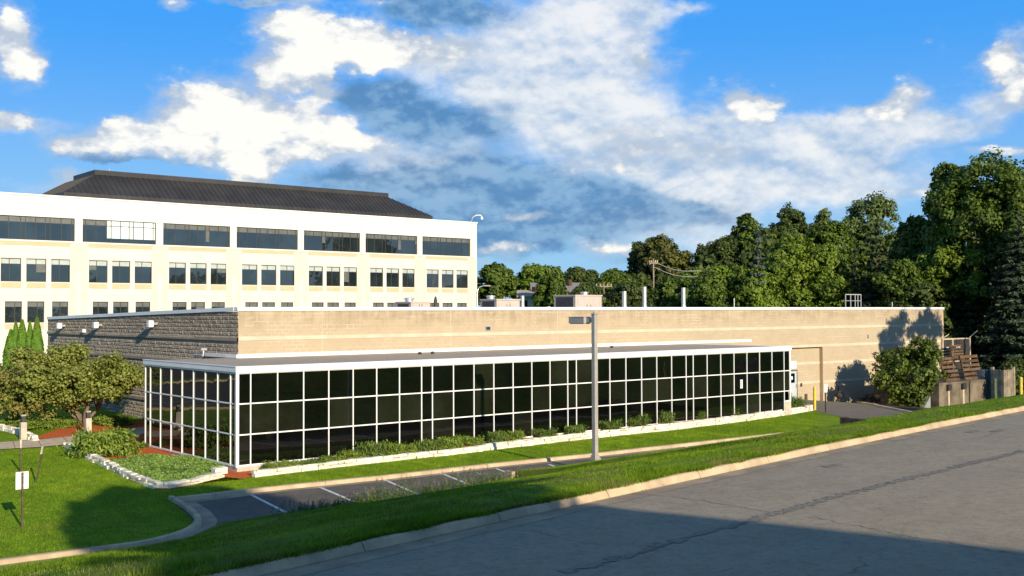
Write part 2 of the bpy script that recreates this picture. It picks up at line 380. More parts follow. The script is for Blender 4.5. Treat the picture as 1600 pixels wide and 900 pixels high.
def limb_tree(mb, base, top, r0, lobes, seed=0, n=8, ks=(2, 3, 4)):
    """tapered trunk with limbs running into the lobes"""
    rng = random.Random(seed); base = np.array(base, float); top = np.array(top, float)
    pts = [base+(top-base)*k/5+np.array([rng.uniform(-.1, .1), rng.uniform(-.1, .1), 0])*(k > 0)*r0*4 for k in range(6)]
    mb.tube([base-np.array([0, 0, .15])]+pts[1:], [r0*1.25]+[r0*(1-.13*k) for k in range(1, 6)], n)
    for c, r in lobes:
        k = rng.choice(ks); a = pts[k]; c = np.array(c, float); mid = (a+c)/2+np.array([0, 0, -.12*abs(c[2]-a[2])])
        mb.tube([a, mid, c], [r0*.45, r0*.3, r0*.1], 6)
        for _ in range(3):
            e = c+np.array([rng.uniform(-.7, .7), rng.uniform(-.7, .7), rng.uniform(-.2, .8)])*np.array(r)
            mb.tube([mid, (mid+e)/2+np.array([0, 0, .1]), e], [r0*.22, r0*.15, r0*.05], 5)
def clear_of_roof(px, D, w):
    """depth at which a tree seen at px stands clear behind the low building"""
    if not 940 < px < 1470: return D
    k = (px-800)/FPX; far = min(91.5/(.6402+.768*k), 63.3/(.768-.640*k)); r = w*D/FPX/2
    return max(D+(12 if D > 115 else 0), far+.9*r+.5)
def broadleaf(label, px, ytop, wpx, ybot, D, mat, seed, leaf=.3, dens=1., name='deciduous_tree', group='trees behind the low building', nl=9, shape=1.0, per=26):
    """a tree whose crown spans the given picture size at depth D; built where it stands"""
    D = clear_of_roof(px, D, wpx); s = D/FPX; b = atd(px, 560, D); gz = z0(b[0], min(b[1], 40))
    zt = atd(px, ytop, D)[2]; zb = atd(px, ybot, D)[2]; rw = wpx*s/2; h = zt-zb
    t = thing(name, label, 'tree', (b[0], b[1], gz), group)
    rng = np.random.default_rng(seed); lobes = []
    lobes.append(((b[0], b[1], zb+h*.56), (rw*.62, rw*.62, h*.44)))
    for k in range(nl):
        a = k*2*math.pi/nl+rng.uniform(-.4, .4); q = rng.uniform(.42, .66)*rw; zz = zb+h*rng.uniform(.22, .70)
        zz -= 0
        rr = rw*rng.uniform(.24, .46)
        lobes.append(((b[0]+math.cos(a)*q, b[1]+math.sin(a)*q, zz), (rr, rr, min(h*.3, rr*rng.uniform(.75, 1.05))*shape)))
    rr = rw*.4; lobes.append(((b[0]+rng.uniform(-.2, .2)*rw, b[1], zt-rr*.75*shape), (rr, rr, rr*.75*shape)))
    leaf = leaf*.52; per = int(per*2.0); spread = max(.5, rw*.125); area = 4*math.pi*rw*rw
    nc = int(dens*min(560, 60+area/(spread*spread)*.8))
    np_mesh('crown', clumps(lobes, nc, per, spread, leaf, seed), 4, mat, t)
    tb = MB(); limb_tree(tb, (b[0], b[1], gz), (b[0], b[1], zb+h*.6), max(.16, rw*.055), lobes[1:], seed); tb.build('trunk', M['bark'], t, True)
    return t
def conifer_pts(h, r, seed, n_tier, leaf, dens=1., droop=.25, top=.03, skirt=.06, power=.85):
    """tiers of drooping boughs carrying needle sprays, local coordinates"""
    rng = np.random.default_rng(seed); P = []; N = []
    for i in range(n_tier):
        f = i/(n_tier-1); z = h*(skirt+(1-skirt-top)*f); rr = r*((1-f)**power)*rng.uniform(.85, 1.1)+.12
        nb = max(5, int((7+9*(1-f))))
        off = rng.uniform(0, 6.28)
        for k in range(nb):
            a = off+k*2*math.pi/nb+rng.uniform(-.25, .25); L = rr*rng.uniform(.72, 1.12)
            m = int(max(6, dens*L*L*9+L*16)); q = rng.random(m)**.65
            w = (1-q*.55)*L*.26
            sd = rng.normal(size=m)*w*.6
            zz = z-droop*L*q+L*.10*(q**3)-np.abs(rng.normal(size=m))*.16*L**.5*(1-.5*q)
            x = math.cos(a)*q*L-math.sin(a)*sd; y = math.sin(a)*q*L+math.cos(a)*sd
            P.append(np.stack([x, y, zz], 1)); N.append(np.stack([math.cos(a)*.4+rng.normal(size=m)*.45, math.sin(a)*.4+rng.normal(size=m)*.45, .9+rng.normal(size=m)*.4], 1))
    m = 40; P.append(np.stack([rng.normal(size=m)*.06, rng.normal(size=m)*.06, h*(1-rng.random(m)*.09)], 1)); N.append(rng.normal(size=(m, 3)))
    P = np.concatenate(P); N = np.concatenate(N); s = leaf*rng.uniform(.6, 1.4, len(P))
    return leaf_quads(P, N, s, s*.38)
def conifer(label, px, ytop, wpx, D, mat, seed, tiers=22, leaf=.24, dens=1., ground=None, group='trees behind the low building', power=.85, name='spruce_tree', droop=.25):
    D = clear_of_roof(px, D, wpx); b = atd(px, 560, D); gz = z0(b[0], min(b[1], 40)) if ground is None else ground; zt = atd(px, ytop, D)[2]
    t = thing(name, label, 'tree', (b[0], b[1], gz), group); h = zt-gz; r = wpx*D/FPX/2
    V = conifer_pts(h, r, seed, tiers, leaf, dens, power=power, droop=droop)+np.array([b[0], b[1], gz])
    np_mesh('crown', V, 4, mat, t)
    tb = MB(); tb.tube([(b[0], b[1], gz-.1), (b[0], b[1], gz+h*.5), (b[0], b[1], gz+h*.97)], [r*.09+.06, r*.05+.04, .03], 8); tb.build('trunk', M['bark'], t, True)
    return t
def juniper_verts(rx, ry, h, seed, n=60, leaf=.042):
    """low spreading juniper: sprays arching out from the middle, local coordinates"""
    rng = np.random.default_rng(seed); P = []; N = []
    for _ in range(n):
        a = rng.uniform(0, 6.283); L = rng.uniform(.45, 1.1); el = rng.uniform(.1, 1.1)
        m = 64; q = rng.random(m)**.7
        x = np.cos(a)*rx*L*q*math.cos(el*.6); y = np.sin(a)*ry*L*q*math.cos(el*.6)
        z = h*(.12+q*(math.sin(el)*1.05)*L-.25*q*q*L)+rng.normal(size=m)*.03
        sp = .03+.065*q
        P.append(np.stack([x+rng.normal(size=m)*sp, y+rng.normal(size=m)*sp, np.maximum(z, .02)], 1))
        N.append(np.stack([np.cos(a)*.5+rng.normal(size=m)*.6, np.sin(a)*.5+rng.normal(size=m)*.6, .7+rng.normal(size=m)*.5], 1))
    P = np.concatenate(P); N = np.concatenate(N); s = leaf*rng.uniform(.6, 1.5, len(P))
    return leaf_quads(P, N, s, s*.32)

# ------------------------------------------------------------------ sky: Nishita plus procedural cumulus laid out by azimuth and elevation
world = bpy.data.worlds.new("World"); sc.world = world; world.use_nodes = True
EXPO = 0.55
def build_sky():
    t = NT(world.node_tree)
    gen = t.n('ShaderNodeTexCoord').outputs['Generated']
    nv = t.n('ShaderNodeVectorMath', operation='NORMALIZE'); t.l(gen, nv.inputs[0]); d = nv.outputs[0]
    sx = t.n('ShaderNodeSeparateXYZ'); t.l(d, sx.inputs[0])
    az = t.math('ARCTAN2', sx.outputs[0], sx.outputs[1]); el = t.math('ARCSINE', sx.outputs[2])
    sky = t.n('ShaderNodeTexSky', sky_type='NISHITA'); sky.sun_disc = False
    sky.sun_elevation = SUN_EL; sky.sun_rotation = SUN_AZ+math.pi
    sky.altitude = 0; sky.air_density = 1.0; sky.dust_density = .35; sky.ozone_density = 2.5
    # warp so that cloud outlines billow
    def nz(scale, detail, rough=.6, off=0.):
        nd = t.n('ShaderNodeTexNoise'); t.l(t.mapping(d, (1, 1, 1.7), loc=(off, off*.7, 0)), nd.inputs[0])
        nd.inputs['Scale'].default_value = scale; nd.inputs['Detail'].default_value = detail; nd.inputs['Roughness'].default_value = rough
        return nd
    w1 = nz(9, 6, .58); w2 = nz(34, 6, .62, 3.)
    sw = t.n('ShaderNodeSeparateColor'); t.l(w1.outputs['Color'], sw.inputs[0]); sw2 = t.n('ShaderNodeSeparateColor'); t.l(w2.outputs['Color'], sw2.inputs[0])
    a2 = t.math('ADD', az, t.math('ADD', t.math('MULTIPLY_ADD', sw.outputs[0], .075, -.0375), t.math('MULTIPLY_ADD', sw2.outputs[0], .026, -.013)))
    e2 = t.math('ADD', el, t.math('ADD', t.math('MULTIPLY_ADD', sw.outputs[1], .050, -.025), t.math('MULTIPLY_ADD', sw2.outputs[1], .020, -.010)))
    g = bpy.data.node_groups.new('puff', 'ShaderNodeTree')
    for nme in ('a', 'e', 'ca', 'ce', 'ia', 'ie', 'w'): g.interface.new_socket(nme, in_out='INPUT', socket_type='NodeSocketFloat')
    g.interface.new_socket('v', in_out='OUTPUT', socket_type='NodeSocketFloat')
    gt = NT(g); gi = gt.n('NodeGroupInput'); go = gt.n('NodeGroupOutput'); I = {k: gi.outputs[i] for i, k in enumerate(('a', 'e', 'ca', 'ce', 'ia', 'ie', 'w'))}
    p = gt.math('MULTIPLY', gt.math('SUBTRACT', I['a'], I['ca']), I['ia']); q = gt.math('MULTIPLY', gt.math('SUBTRACT', I['e'], I['ce']), I['ie'])
    r2 = gt.math('MULTIPLY_ADD', p, p, gt.math('MULTIPLY', q, q))
    gt.l(gt.math('MULTIPLY', gt.math('EXPONENT', gt.math('MULTIPLY', r2, -1.0)), I['w']), go.inputs[0])
    def field(blobs, A, E_):
        tot = None
        for (px, py, wx, wy, w) in blobs:
            dd = ray(px, py); dd = dd/np.linalg.norm(dd)
            n = t.n('ShaderNodeGroup'); n.node_tree = g
            t.l(A, n.inputs[0]); t.l(E_, n.inputs[1]); n.inputs[2].default_value = math.atan2(dd[0], dd[1]); n.inputs[3].default_value = math.asin(dd[2])
            c = math.cos((px-800)/FPX)**2
            n.inputs[4].default_value = FPX/(wx*c); n.inputs[5].default_value = FPX/wy; n.inputs[6].default_value = w
            tot = n.outputs[0] if tot is None else t.math('ADD', tot, n.outputs[0])
        return tot
    white = field(CL_WHITE, a2, e2); soft = field(CL_SOFT, a2, e2); dark = field(CL_DARK, a2, e2)
    fb = t.math('ADD', t.math('MULTIPLY_ADD', nz(13, 9, .64, 5.).outputs[0], 1.0, -.5), t.math('MULTIPLY_ADD', nz(45, 6, .62, 9.).outputs[0], .34, -.17))
    # sky away from this view keeps a broken cover of its own
    away = t.ramp(t.math('ABSOLUTE', t.math('SUBTRACT', az, YAW)), .58, .9); high = t.ramp(el, .36, .55); aw = t.math('MAXIMUM', away, high)
    awc = t.math('MULTIPLY', aw, t.math('MULTIPLY', t.ramp(nz(3.2, 6, .6, 2.).outputs[0], .53, .68), .7))
    # cauliflower billows: rounded cells of two sizes on a slightly warped direction
    wd = t.n('ShaderNodeVectorMath', operation='MULTIPLY_ADD'); t.l(w2.outputs['Color'], wd.inputs[0]); wd.inputs[1].default_value = (.03, .03, .03); t.l(t.mapping(d, (1, 1, 1.35)), wd.inputs[2])
    def cells(scale):
        v = t.n('ShaderNodeTexVoronoi', feature='SMOOTH_F1'); v.inputs['Scale'].default_value = scale; v.inputs['Smoothness'].default_value = .35; t.l(wd.outputs[0], v.inputs['Vector']); return v.outputs['Distance']
    bil = t.math('ADD', t.math('MULTIPLY_ADD', cells(26), -.55, .26), t.math('MULTIPLY_ADD', cells(66), -.30, .14))
    dw = t.math('ADD', t.math('ADD', white, t.math('MULTIPLY', bil, 1.0)), t.math('MULTIPLY_ADD', fb, .7, awc)); ds = t.math('MULTIPLY_ADD', soft, 1.15, t.math('MULTIPLY', fb, .8)); dk = t.math('MULTIPLY_ADD', dark, 1.1, t.math('MULTIPLY', fb, .65))
    aW = t.ramp(dw, .29, .64); aS = t.ramp(ds, .10, .85); aD = t.ramp(dk, .20, .85)
    wisp = t.math('MULTIPLY', t.ramp(t.math('ADD', t.math('ADD', white, t.math('MULTIPLY', fb, .9)), t.math('MULTIPLY_ADD', nz(70, 6, .7, 12.).outputs[0], .5, -.25)), .08, .62), .62)
    aW = t.math('MAXIMUM', aW, wisp)
    # relief: density here against density a little higher up, so that tops catch light and bases fall into shade
    def relief(sc1, dz, off):
        def one(o): 
            nd = t.n('ShaderNodeTexNoise'); t.l(t.mapping(d, (1, 1, 1.7), loc=(off+o*.3, off*.7, o)), nd.inputs[0]); nd.inputs['Scale'].default_value = sc1; nd.inputs['Detail'].default_value = 7; nd.inputs['Roughness'].default_value = .55
            return nd.outputs[0]
        return t.math('SUBTRACT', one(0), one(dz))
    rl = t.math('ADD', t.math('MULTIPLY', relief(14, .022, 5.), 3.2), t.math('MULTIPLY', relief(40, .008, 1.), 1.6))
    # colours in display terms, divided by the exposure gain and the background strength below
    k = 1/(2**EXPO)/.1
    K = lambda r, g_, b: (r*k, g_*k, b*k)
    hs = t.n('ShaderNodeHueSaturation'); hs.inputs['Saturation'].default_value = 1.35; hs.inputs['Value'].default_value = .7; t.l(sky.outputs[0], hs.inputs['Color'])
    base = t.mix(1.0, hs.outputs[0], SKY_TINT, 'MULTIPLY')
    clear = t.mix(t.ramp(el, .02, .28), K(.33, .60, .90), K(.060, .375, .98))
    clear = t.mix(t.ramp(el, .34, .9), clear, K(.13, .22, .40))
    base = t.mix(.88, base, clear)
    sft = t.mix(t.ramp(t.math('MULTIPLY_ADD', rl, .45, t.math('MULTIPLY_ADD', nz(5.5, 6, .55, 4.).outputs[0], 1.6, -.25)), .1, .9), K(.36, .52, .74), K(.95, .95, .93))
    c = t.mix(t.math('MULTIPLY', aS, .9), base, sft)
    dkc = t.mix(t.ramp(t.math('ADD', t.math('MULTIPLY_ADD', fb, .8, .5), rl), .1, .95), K(.105, .26, .50), K(.27, .46, .68))
    c = t.mix(t.math('MULTIPLY', aD, .9), c, dkc)
    body = t.mix(t.ramp(t.math('MULTIPLY_ADD', rl, .8, t.math('MULTIPLY_ADD', bil, .9, dw)), .34, 1.15), K(.50, .59, .71), K(1.04, 1.02, .96))
    c = t.mix(t.math('MULTIPLY', aW, .97), c, body)
    bg = t.n('ShaderNodeBackground'); t.l(c, bg.inputs[0]); bg.inputs[1].default_value = .1
    o = t.n('ShaderNodeOutputWorld'); t.l(bg.outputs[0], o.inputs[0])
SKY_TINT = (.62, .98, 1.30)
# (picture x, y of the direction, half widths, weight)
CL_WHITE = [(12,70,42,48,.95),(40,92,30,18,.6),(10,20,22,20,.5),(30,192,48,9,.75),(285,12,26,10,.8),
 (440,78,62,46,1.),(520,72,75,38,1.),(610,88,70,28,.85),(700,84,66,20,.75),(400,112,34,16,.5),(575,8,40,8,.5),
 (290,190,62,46,1.1),(380,205,70,48,1.1),(215,222,66,24,.95),(130,228,42,14,.75),(450,180,66,34,.9),(510,150,22,16,.5),(390,258,46,22,.85),(490,235,70,20,.85),(560,228,56,13,.75),(520,200,40,18,.6),(350,160,60,24,.7),
 (110,278,34,14,.7),(500,60,60,30,.4),
 (1184,158,40,19,1.),(1402,168,38,22,1.05),(1320,186,60,14,.45),(1005,95,20,34,.6),(1585,110,36,46,1.1),(1560,150,28,20,.6),
 (815,342,42,9,.8),(800,386,52,9,.7),(960,388,50,13,.85),(1050,362,40,8,.55),(1420,304,34,11,.55),(1560,240,60,9,.75),(1010,215,110,22,.55),(940,258,90,16,.45),(1120,232,90,18,.4),(790,222,26,20,.4),(770,408,40,6,.5)]
CL_SOFT = [(860,70,120,80,1.),(960,60,60,70,.8),(800,130,90,50,.8),(920,190,110,50,1.),(1040,220,150,46,1.),(1180,250,160,40,.9),(1310,210,130,30,.7),(1460,205,90,20,.6),
 (1340,290,120,40,.7),(1130,300,140,40,.6),(640,250,150,50,.7),(700,110,100,40,.6),(1120,380,120,24,.5),(1000,340,140,30,.5),(1545,170,40,22,.6),(1090,12,50,10,.5),(420,6,90,8,.6),(100,290,90,20,.35),(1170,180,50,14,.45),(60,200,70,14,.4),(950,20,90,30,.7)]
CL_DARK = [(690,24,100,28,1.35),(600,152,76,28,1.2),(650,195,95,28,.9),(760,185,70,30,.5),(700,295,180,56,1.15),(860,305,120,40,.95),(1000,315,120,26,.6),(620,320,120,34,.6),(230,250,100,8,.6),(160,244,60,6,.4),(900,350,140,34,.85),(780,370,120,30,.8),(400,6,70,7,.55),(480,122,70,7,.45),(1110,330,120,24,.4),(1370,262,100,16,.35),(540,272,70,16,.5),(820,130,50,30,.35),(1200,178,40,6,.35),(1060,405,110,14,.5)]
build_sky()
try:
    world.cycles.sampling_method = 'MANUAL'; world.cycles.sample_map_resolution = 512
except Exception: pass
sl = bpy.data.lights.new('sun', 'SUN'); sl.energy = 4.6; sl.angle = R(.53); sl.color = (1.0, .86, .65)
so = bpy.data.objects.new('sun', sl); COL.objects.link(so); so.location = (-30, -90, 60); so.rotation_euler = Vector(SUN).to_track_quat('-Z', 'Y').to_euler()

# ------------------------------------------------------------------ road kerb line and the ground
kp = np.array([onz(x, y, ROADZ)[:2] for x, y in ((560,864),(700,833),(902,787),(1070,750),(1240,715),(1420,677),(1600,641))])
kc = np.polyfit(kp[:,0], kp[:,1], 2)
def Yk(x):
    a, b = kp[0,0]-1, kp[-1,0]+3; xx = min(max(x, a), b)
    return float(np.polyval(kc, xx)+(x-xx)*(2*kc[0]*xx+kc[1]))
def kdir(x):
    v = np.array([1.0, Yk(x+.5)-Yk(x-.5)]); v /= np.linalg.norm(v); return v, np.array([-v[1], v[0]])
def koff(x, o):                      # a point o metres beyond the kerb's foot, away from the road
    v, n = kdir(x); return np.array([x, Yk(x)])+n*o
def gh(x, y):
    yk = Yk(max(min(x, 160), -80)); zz = z0(max(min(x, 160), -80), y)
    f = min(max((y-(-12.0))/((yk+1.0)-(-12.0)), 0), 1) if yk < -13.5 else (1.0 if y < yk+.8 else 0.)
    return (zz-(.15 if f > 0 else 0))*(1-f)+(ROADZ-.14)*f
def axis(lo, hi, step, far):
    a = list(np.arange(lo, hi+.01, step)); d = step; u = a[-1]; l = a[0]; A = []; B = []
    while u < far: d *= 1.6; u += d; A.append(u)
    d = step
    while l > -far: d *= 1.6; l -= d; B.append(l)
    return np.array(B[::-1]+a+A)
gx = axis(-70, 140, 1.5, 3500); gy = np.unique(np.concatenate([axis(-45, 60, 1.5, 3500), [-12., -9.6, -11.95]]))
V = [(x, y, gh(x, y)) for y in gy for x in gx]; nx = len(gx)
Fc = [(j*nx+i, j*nx+i+1, (j+1)*nx+i+1, (j+1)*nx+i) for j in range(len(gy)-1) for i in range(nx-1)]
props(link_mesh('ground', V, Fc, M['lawn'], None, True), kind='structure')

def strip(name, rows, mat, kind='structure', smooth=True):
    n = len(rows[0]); V = [p for r in rows for p in r]
    Fc = [(j*n+i, j*n+i+1, (j+1)*n+i+1, (j+1)*n+i) for j in range(len(rows)-1) for i in range(n-1)]
    return props(link_mesh(name, V, Fc, mat, None, smooth), kind=kind)
xs = np.concatenate([np.arange(-70, -20, 2.), np.arange(-20, 45, .5), np.arange(45, 170, 2.)])
P3 = lambda xy, z: (xy[0], xy[1], z)
GUT = .50; RW = 10.2
strip('road', [[P3(koff(x, -RW+(RW-GUT)*k/12), ROADZ+.05*math.sin(math.pi*k/12)) for x in xs] for k in range(13)], M['road'])
strip('gutter', [[P3(koff(x, -GUT), ROADZ+.004) for x in xs], [P3(koff(x, -.02), ROADZ-.012) for x in xs]], M['gutter'])
strip('far_gutter', [[P3(koff(x, -RW-GUT), ROADZ-.012) for x in xs], [P3(koff(x, -RW), ROADZ+.004) for x in xs]], M['gutter'])
strip('far_verge', [[P3(koff(x, -RW-GUT-.6-w), ROADZ+.15+.02*w) for x in xs] for w in (30, 14, 6, 0)], M['bank'])
def kerb_segments(name, line, zf, h, wt, wb, mat, seg=3.0, gap=.012, side=1):
    """line: foot points; the kerb's section leans back from the foot; cast in lengths with open joints"""
    line = np.array(line, float); d = np.r_[0, np.cumsum(np.linalg.norm(np.diff(line, axis=0), axis=1))]
    mb = MB(); a = 0.
    at = lambda s: np.array([np.interp(s, d, line[:,0]), np.interp(s, d, line[:,1])])
    def nrm(s):
        v = at(min(s+.2, d[-1]))-at(max(s-.2, 0)); v /= np.linalg.norm(v)+1e-9; return np.array([-v[1], v[0]])*side
    while a < d[-1]-.05:
        b = min(a+seg*random.uniform(.92, 1.08), d[-1]); k = max(2, int((b-a)/.6)+1); V = []; dz = random.uniform(-.006, .006)
        for s in np.linspace(a+gap/2, b-gap/2, k):
            p = at(s); n = nrm(s); z = zf(*p)
            for o, zz in ((0, -.1), (0, .0), (wb-wt-.02, h-.025), (wb-wt+.01, h), (wb-.02, h+.006), (wb, h-.02), (wb, -.1)):
                q = p+n*o; V.append((q[0], q[1], z+zz+(dz if zz > 0 else 0)))
        m = 7; Fc = [(i*m+j, i*m+(j+1)%m, (i+1)*m+(j+1)%m, (i+1)*m+j) for i in range(k-1) for j in range(m)]
        Fc += [tuple(range(m-1, -1, -1)), tuple((k-1)*m+j for j in range(m))]
        mb.add(V, Fc); a = b
    return props(mb.build(name, mat), kind='structure')
KH = .125
kerb_segments('road_kerb', [koff(x, 0) for x in xs], lambda x, y: ROADZ, KH, .12, .20, M['kerb'], 3.2, .02)
kerb_segments('far_road_kerb', [koff(x, -RW-GUT) for x in xs], lambda x, y: ROADZ, KH, .17, .28, M['kerb'], 3.2, .016, side=-1)
# bank between the kerb and the car park
def foot(x):
    y = -11.3+1.8*min(max((x+7.2)/2.0, 0), 1)
    if x > 31: y += min((x-31)/3, 1)*3.0
    z = z0(x, 0)
    if 6.6 <= x <= 31.4: z = .19+.27*min(max((x-26)/5, 0), 1)
    elif x > 31.4: z = z+(.46-z)*max(0, 1-(x-31.4)/6)
    return y, z-.01
def bank_pt(x, k):
    """k 0..1 from the back of the kerb to the foot of the bank"""
    b = koff(x, .19); fy, fz = foot(x); y = b[1]+(fy-b[1])*k
    if fy < b[1]+2: y = b[1]+2*k
    sh = min(1.3, .3*(fy-b[1]))/max(fy-b[1], 2.); zt = ROADZ+KH-.015
    q = max(0, (k-sh)/(1-sh)); z = zt+(fz-zt)*(q*.86+.14*q*q*(3-2*q))
    z += .05*math.sin(x*.9+k*5)*math.sin(math.pi*k)+.035*math.sin(x*2.3+k*17)*math.sin(math.pi*k)
    return (b[0]+(x-b[0])*k, y, z)
bx_ = np.concatenate([np.arange(-60, -14, 2.), np.arange(-14, 6.4, .4), [6.58, 6.62], np.arange(6.8, 31.3, .4), [31.38, 31.42], np.arange(31.8, 60, 1.), np.arange(60, 150, 4.)])
strip('grass_bank', [[bank_pt(x, k) for x in bx_] for k in np.linspace(0, 1, 26)], M['bank'])
# dark timber retaining wall holding the bank behind the car park, returning at both ends
mb = MB(); L = [(6.6, -9.44), (31.4, -9.44)]
for i in range(3):
    zb = -.36+.17*i
    for x in np.arange(6.6, 31.3, 3.1): mb.box((x+.01, -9.60, zb+.005), (min(x+3.1, 31.4)-.01, -9.43+.01*(i % 2), zb+.165), jit=.006)

for i in range(5):
    zb = -.36+.17*i; mb.box((31.38, -9.6+.02*(i % 2), zb+.005), (31.6, -7.6, zb+.165), jit=.008); mb.box((31.4, -7.58, zb+.005), (33.2-.3*i, -7.36, zb+.165), jit=.008)
    mb.box((27.5+.3*i, -9.62, zb+.004), (31.37, -9.44, zb+.166), jit=.006)
for i in range(2): pass
tw = mb.build('timber_retaining_wall', M['timber']); props(tw, 'dark timber retaining wall end poking out of the grass bank by the narrow parking strip', 'retaining wall')
nb = MB(); nb.box((6.42, -9.70, -.3), (6.60, -9.3, .22), jit=.008)
props(nb.build('kerb_nose', M['kerb']), kind='structure')

# ------------------------------------------------------------------ car park, kerbs, driveway, paths, beds
def sheet(name, poly, off, mat, kind='structure', cuts=5, zf=z0, label=None):
    bm = bmesh.new(); vs = [bm.verts.new((p[0], p[1], 0)) for p in poly]; f = bm.faces.new(vs)
    bmesh.ops.triangulate(bm, faces=[f])
    for _ in range(2): bmesh.ops.subdivide_edges(bm, edges=[e for e in bm.edges if e.calc_length() > .8], cuts=2, use_grid_fill=True)
    for v in bm.verts: v.co.z = zf(v.co.x, v.co.y)+off
    bmesh.ops.recalc_face_normals(bm, faces=bm.faces)
    if sum(f.normal.z for f in bm.faces) < 0: bmesh.ops.reverse_faces(bm, faces=bm.faces)
    me = bpy.data.meshes.new(name); bm.to_mesh(me); bm.free(); me.materials.append(mat)
    o = bpy.data.objects.new(name, me); COL.objects.link(o); return props(o, label, kind=kind)
G = lambda *pts: [ong(x, y)[:2] for x, y in pts]
lot_n = G((272,786),(430,767),(600,750),(760,731.5),(930,714),(1100,695),(1285,674.5))     # foot of the kerb on the building's side
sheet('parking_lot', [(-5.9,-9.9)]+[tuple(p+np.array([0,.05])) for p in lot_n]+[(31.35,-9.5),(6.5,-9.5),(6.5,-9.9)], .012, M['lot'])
kerb_segments('parking_kerb', [p for p in lot_n], lambda x, y: z0(x, y)+.01, .14, .2, .27, M['kerb'], 3.0, .014)
gut_ = [p-np.array([0, .42]) for p in lot_n]
strip('parking_gutter', [[(p[0], p[1], z0(*p)+.018) for p in gut_], [(p[0], p[1]+.01, z0(*p)+.016) for p in lot_n]], M['gutter'])
cur = G((274,780),(296,793),(312,806),(317,818),(305,830),(285,839),(240,852),(180,861),(120,868.5),(60,876),(0,884)); d_ = cur[-1]-cur[-2]
cur = cur+[cur[-1]+d_*3, cur[-1]+d_*14]
cs = []
for i in range(len(cur)-1):
    for k in range(4):
        q = k/4; p0, p1, p2, p3 = cur[max(i-1,0)], cur[i], cur[i+1], cur[min(i+2,len(cur)-1)]
        cs.append(.5*((2*p1)+(-p0+p2)*q+(2*p0-5*p1+4*p2-p3)*q*q+(-p0+3*p1-3*p2+p3)*q**3))
cs.append(cur[-1])
kerb_segments('lawn_kerb', cs, lambda x, y: z0(x, y)+.008, .13, .17, .24, M['kerb'], 2.6, .014, side=-1)
def offset(line, o):
    out = []
    for i, p in enumerate(line):
        v = line[min(i+1, len(line)-1)]-line[max(i-1, 0)]; v = v/np.linalg.norm(v); out.append(p+np.array([-v[1], v[0]])*o)
    return out
g1 = offset(cs, .42); strip('lawn_gutter', [[(p[0], p[1], z0(*p)+.020) for p in g1], [(p[0], p[1], z0(*p)+.016) for p in cs]], M['gutter'])
# stall lines
mb = MB()
for a, b in (((392,773.5),(456,806)),((499,761.5),(552,784)),((597,748.5),(660,776)),((689,740),(770,772)),((775,732.5),(812,747)),((857,726),(880,734)),((1000,709.5),(1040,720)),((1068,697.5),(1120,710)),((1130,690.5),(1170,700)),((1190,684),(1230,692))):
    p = onz(*a, -.25)[:2]; q = onz(*b, -.25)[:2]; v = q-p; v /= np.linalg.norm(v)
    q = p+v*((-9.3-p[1])/v[1]); n = np.array([-v[1], v[0]])*.062
    mb.quad(*[(w[0], w[1], -.25+.0175) for w in (p-n, q-n, q+n, p+n)])
props(mb.build('parking_lines', M['line']), kind='structure')
dr = [ong(x, y)[:2] for x, y in ((1225,634),(1262,638),(1292,647),(1330,654),(1395,654),(1432,648),(1360,634),(1310,624),(1290,620))]
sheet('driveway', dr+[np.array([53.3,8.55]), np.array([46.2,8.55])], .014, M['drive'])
kk = G((1300,622.5),(1330,627.5),(1365,635),(1400,642),(1430,648))
kerb_segments('driveway_kerb', kk, lambda x, y: z0(x, y)+.0, .12, .25, .32, M['kerb'], 3., .014)
sheet('service_yard', G((1300,621),(1330,625),(1365,632.5),(1400,639.5),(1430,645),(1500,648),(1600,640))+[np.array([95.,8.]), np.array([72.,8.5]), np.array([53.4,8.5])], .008, simple('packed_earth', (.085,.07,.05), (.05,.042,.032), 1.5, .95, .1, .6, 12.))
sheet('side_driveway', [np.array(q) for q in ((-12.6,-8.8),(-12.6,11.),(-12.0,22.),(-6.0,25.),(-5.,70.),(-46.,70.),(-46.,-8.8))], .014, M['lot'])
kerb_segments('side_kerb', [np.array(q) for q in ((-6.,70.),(-5.6,25.5),(-11.6,22.4),(-12.6,18.),(-12.6,10.6),(-12.6,4.),(-12.6,-2.),(-12.9,-6.),(-14.,-9.))], lambda x, y: z0(x, y)+.01, .14, .2, .27, M['kerb'], 3., .014)
kerb_segments('side_kerb', [np.array(q) for q in ((-46.,-9.),(-46.,34.),(-46.,70.))], lambda x, y: z0(x, y)+.01, .14, .2, .27, M['kerb'], 3., .014)
mb = MB()
sheet('side_island', [np.array(q) for q in ((-40.,44.),(-10.,44.),(-10.,47.),(-40.,47.))], .12, M['lawn'])
kerb_segments('island_kerb', [np.array(q) for q in ((-40.,43.9),(-10.,43.9))], lambda x, y: z0(x, y)+.01, .14, .2, .27, M['kerb'], 3., .014)
for i in range(9): y = 26+i*2.7; mb.quad(*[(xx, yy, z0(xx, yy)+.02) for xx, yy in ((-11.5,y),(-6.2,y),(-6.2,y+.1),(-11.5,y+.1))])
for i in range(7): y = -4+i*2.7; mb.quad(*[(xx, yy, z0(xx, yy)+.02) for xx, yy in ((-18,y),(-13.2,y),(-13.2,y+.1),(-18,y+.1))])
props(mb.build('side_parking_lines', M['line']), kind='structure')
path = G((0,692),(60,688),(115,682),(160,676),(190,671.5),(226,667.5),(226,677),(214,682.5),(190,686),(115,694.5),(60,699.5),(0,703))
pl = path[0]+(path[0]-path[1])*4; pr = path[-1]+(path[-1]-path[-2])*4
sheet('sidewalk', [pl]+path+[pr], .035, M['concrete'])
mb = MB()      # open joints across the walk
